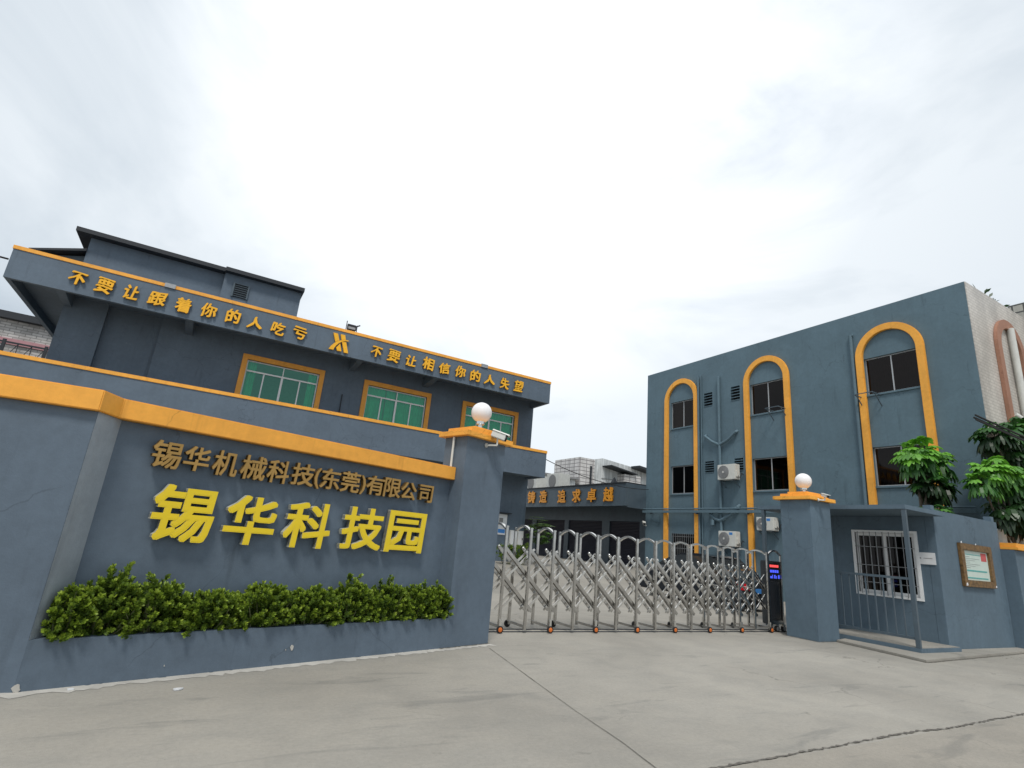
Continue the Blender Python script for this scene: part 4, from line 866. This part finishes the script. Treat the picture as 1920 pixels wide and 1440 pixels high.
SH = [(1.20, .80, .30, 'evergreen shrub squeezed into the far left corner of the planter', 0), (1.47, .90, .44, 'tallest shrub of the planter, with upright sprouts near its left end', 4), (1.86, .83, .54, 'evergreen shrub left below the first large yellow character', 3),
      (2.38, .76, .56, 'evergreen shrub below the gap after the first large yellow character', 0), (2.92, .82, .58, 'rounded shrub below the second large yellow character', 0), (3.46, .80, .58, 'shrub below the third large yellow character', 0),
      (3.98, .84, .56, 'shrub with two sprouts left below the fourth large yellow character', 4), (4.50, .82, .54, 'shrub with thin sprouts below the last large yellow character', 4), (5.02, .81, .50, 'evergreen shrub second from the gate pillar end of the planter', 1), (5.36, .80, .34, 'shrub touching the gate pillar at the end of the planter', 1)]
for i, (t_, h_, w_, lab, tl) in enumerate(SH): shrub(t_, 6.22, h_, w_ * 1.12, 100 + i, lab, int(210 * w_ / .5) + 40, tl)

def rosette(r, tip, axis, Q, T, stems, rad, nl=11, tone=.5, lobes=8, droop=.5):
    """a whorl of long stalked hand shaped leaves"""
    axis = unit(np.array(axis)); a = unit(np.cross(axis, [.21, .35, .9])); b = np.cross(axis, a)
    for k in range(nl):
        ph = 2 * np.pi * (k + r.uniform(-.3, .3)) / nl; el = r.uniform(-.15, .75)
        d = unit((a * np.cos(ph) + b * np.sin(ph)) * (1 - .35 * max(0, el)) + axis * el); pl = rad * r.uniform(.45, .75)
        c = np.array(tip) + d * pl; c[2] += .04
        stems.append((np.array(tip), c))
        u = unit(d + np.array([0, 0, -.35])); sdir = unit(np.cross(u, [0, 0, 1])); nrm = np.cross(sdir, u)
        lt = np.clip(tone + r.normal(0, .12), 0, 1)
        for j in range(lobes):
            an = (j / (lobes - 1) - .5) * 4.6; ld = unit(u * np.cos(an) + sdir * np.sin(an) + np.array([0, 0, .12 - droop * .25]))
            L = rad * r.uniform(.34, .54) * (1 - .16 * abs(an) / 2.3); wv = unit(np.cross(ld, nrm)); wd = L * .46
            p0 = c; p1 = c + ld * L * .38 + np.array([0, 0, .02]); p2 = c + ld * L * .75 - np.array([0, 0, droop * L * .32]); p3 = c + ld * L * .98 - np.array([0, 0, droop * L * .75])
            Q.append([p0 - wv * .012, p0 + wv * .012, p1 + wv * wd * .42, p1 - wv * wd * .42]); Q.append([p1 - wv * wd * .42, p1 + wv * wd * .42, p2 + wv * wd * .5, p2 - wv * wd * .5]); Q.append([p2 - wv * wd * .5, p2 + wv * wd * .5, p3 + wv * wd * .16, p3 - wv * wd * .16])
            T += [lt + r.normal(0, .05)] * 3
def umbrella_tree(x, y, crowns, label, seed, zg=0, trunk_r=.07, name='umbrella_tree'):
    r = np.random.default_rng(seed); th = thing(name, (x, y, zg), label, 'tree', 'umbrella leaved trees behind the gatehouse')
    Q, T, S = [], [], []; tr = MB()
    zmin = min(c[2] for c in crowns)
    fork = np.array([x, y, zg + (zmin - zg) * .72]); tr.tube([(x, y, zg), (x + .04, y, zg + (fork[2] - zg) * .5), tuple(fork)], [trunk_r, trunk_r * .85, trunk_r * .7], 10)
    for (cx, cy, cz, rad, tone) in crowns:
        tip = np.array([cx, cy, cz]); mid = (fork + tip) / 2 + np.array([0, 0, -.12 * abs(cx - x)])
        tr.tube([tuple(fork), tuple(mid), tuple(tip)], [trunk_r * .6, trunk_r * .45, trunk_r * .3], 8)
        rosette(r, tip, (r.normal(0, .15), r.normal(0, .15), 1), Q, T, S, rad, 16, tone, 9, r.uniform(.35, .7))
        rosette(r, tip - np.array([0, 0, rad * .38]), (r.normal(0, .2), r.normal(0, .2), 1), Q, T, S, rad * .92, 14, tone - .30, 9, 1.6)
    for p0, p1 in S: tr.tube([tuple(p0), tuple(p1)], [.009, .006], 4)
    tr.build('trunk', M['trunk'], th, smooth=True); leafmesh('foliage', np.array(Q), np.clip(T, 0, 1), M['umb'], th)
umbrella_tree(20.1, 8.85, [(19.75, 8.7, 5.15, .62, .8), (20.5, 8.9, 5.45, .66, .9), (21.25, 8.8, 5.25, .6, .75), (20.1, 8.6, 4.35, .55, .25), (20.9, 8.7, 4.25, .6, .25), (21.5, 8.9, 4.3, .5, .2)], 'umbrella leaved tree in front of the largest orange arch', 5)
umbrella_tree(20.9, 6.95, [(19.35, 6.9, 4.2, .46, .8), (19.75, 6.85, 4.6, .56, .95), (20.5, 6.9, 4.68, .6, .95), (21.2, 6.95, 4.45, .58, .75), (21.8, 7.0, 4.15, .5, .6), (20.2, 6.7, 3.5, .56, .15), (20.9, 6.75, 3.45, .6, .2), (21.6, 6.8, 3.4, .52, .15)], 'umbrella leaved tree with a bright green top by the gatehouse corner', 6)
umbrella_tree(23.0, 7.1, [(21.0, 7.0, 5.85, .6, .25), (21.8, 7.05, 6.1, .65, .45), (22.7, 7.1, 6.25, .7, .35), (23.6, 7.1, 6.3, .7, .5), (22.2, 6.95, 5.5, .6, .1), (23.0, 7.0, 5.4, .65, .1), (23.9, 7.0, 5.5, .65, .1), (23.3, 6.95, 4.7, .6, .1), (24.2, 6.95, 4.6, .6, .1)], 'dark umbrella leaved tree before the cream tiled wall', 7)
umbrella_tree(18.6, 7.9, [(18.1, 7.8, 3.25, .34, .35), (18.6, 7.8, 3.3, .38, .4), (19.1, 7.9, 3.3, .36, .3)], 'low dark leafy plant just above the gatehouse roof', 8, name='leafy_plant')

def small_tree(x, y, zg, crown, label, seed, n=1500):
    r = np.random.default_rng(seed); th = thing('young_tree', (x, y, zg), label, 'tree'); tr = MB(); Q = []; T = []
    cx, cy, cz, rx, rz = crown
    tr.tube([(x, y, zg), (x - .05, y, (zg + cz) / 2), (cx, cy, cz - rz * .3)], [.05, .04, .03], 8)
    for k in range(46):
        d = unit(r.normal(0, 1, 3)); f = r.uniform(.35, 1) ** .6; tip = np.array([cx, cy, cz]) + d * np.array([rx, rx, rz]) * f
        tr.tube([(cx, cy, cz - rz * .35), tuple(tip)], [.014, .004], 4)
        for j in range(7):
            ph = 2 * np.pi * j / 7 + r.uniform(0, 1); u = unit(d * .5 + np.array([np.cos(ph), np.sin(ph), -.25])); base = (tip + u * .05)[None]
            L = r.uniform(.16, .3); sd = unit(np.cross(u, [0, 0, 1.]))
            for s2 in (-.6, 0, .6):
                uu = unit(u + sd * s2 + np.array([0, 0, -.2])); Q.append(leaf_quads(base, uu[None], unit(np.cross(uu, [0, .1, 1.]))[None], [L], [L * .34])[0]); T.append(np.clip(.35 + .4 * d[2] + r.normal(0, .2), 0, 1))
    tr.build('trunk', M['trunk'], th); leafmesh('foliage', np.array(Q), T, M['young'], th)
small_tree(14.7, 22.9, .4, (14.75, 22.9, 2.1, .62, .72), 'bushy young tree at the right corner of the grey office wall', 21)
def ground_bush(x, y, zg, rx, h, label, seed):
    r = np.random.default_rng(seed); th = thing('ground_bush', (x, y, zg), label, 'bush', 'low bushes at the foot of the office wall'); q = MB(); Q = []; T = []
    for k in range(60):
        tip = np.array([x + r.uniform(-rx, rx), y + r.uniform(-.25, .1), zg + h * r.uniform(.3, 1)])
        if k % 6 == 0: q.tube([(x + (tip[0] - x) * .4, y, zg), tuple(tip)], [.012, .005], 4)
        n = 12; ld = unit(r.normal(0, 1, (n, 3)) + np.array([0, -.3, .5])); Q.append(leaf_quads(np.repeat(tip[None], n, 0), ld, unit(np.cross(ld, r.normal(0, 1, (n, 3)))), r.uniform(.08, .16, n), r.uniform(.04, .06, n))); T.append(np.clip(r.normal(.3, .2, n), 0, 1))
    q.build('stem', M['stem'], th); leafmesh('foliage', np.concatenate(Q), np.concatenate(T), M['young'] if False else M['shrub'], th)
ground_bush(12.9, 22.7, .4, .5, .85, 'dark bush under the poster at the foot of the office wall', 31)
ground_bush(13.75, 22.8, .4, .35, 1.0, 'taller bush under the white meter boxes', 32)
r_ = np.random.default_rng(3); th = thing('roof_weed', (25.9, 8.3, 11.5), 'dark tuft of weeds growing on the roof above the cream tiled wall', 'plant')
Q = []; T = []
for k in range(130):
    tip = np.array([25.9 + r_.normal(0, .5), 8.1, 11.9 + abs(r_.normal(0, .2))]); u = unit(r_.normal(0, 1, 3) + np.array([0, 0, .6])); Q.append(leaf_quads(tip[None], u[None], unit(np.cross(u, r_.normal(0, 1, 3)))[None], [.34], [.11])[0]); T.append(.1)
leafmesh('foliage', np.array(Q), T, M['umb'], th); q = MB(); q.tube([(25.9, 8.3, 11.5), (25.9, 8.1, 12.4)], .015, 5); q.build('stem', M['stem'], th)

# ------------------------------------------------------------------ wires
def wire(p0, p1, sag, r, label, name='overhead_wire', n=20, strands=1):
    q = MB(); p0, p1 = Vector(p0), Vector(p1)
    for s in range(strands):
        o = Vector((.0, .03 * (s % 2), .05 * s)); q.tube([p0.lerp(p1, i / n) + Vector((0, 0, -4 * sag * (i / n) * (1 - i / n))) + o for i in range(n + 1)], r, 6)
    tag(q.build(name, M['rubber']), label, 'wire', 'overhead wires')
wire((14.3, 22.1, 5.42), (22.45, 23.6, 4.98), .32, .018, 'thin wire strung from the office balcony corner to the factory block')
wire((-6.85, 22.1, 8.83), (-30, 18, 9.3), .3, .03, 'dark wire leaving the left end of the roof parapet')
wire((14.2, 5.0, 4.86), (26, 4.6, 4.62), .12, .022, 'bundle of dark wires crossing before the trees at the right', 'wire_bundle', 20, 3)
# litter by the wall
for i, (t_, d_, s_2, lab) in enumerate(((2.02, 5.62, .05, 'white paper scrap on the concrete below the bronze characters'), (1.32, 5.98, .035, 'white crumpled scrap at the foot of the sign wall'))):
    q = MB(); rr = random.Random(i); pts = [(t_ + s_2 * math.cos(a) * rr.uniform(.5, 1), d_ + s_2 * .6 * math.sin(a) * rr.uniform(.5, 1)) for a in np.linspace(0, 5.6, 8)]
    q.column(FC, pts, .004, .015); tag(q.build('paper_scrap', M['sign_white']), lab, 'litter')
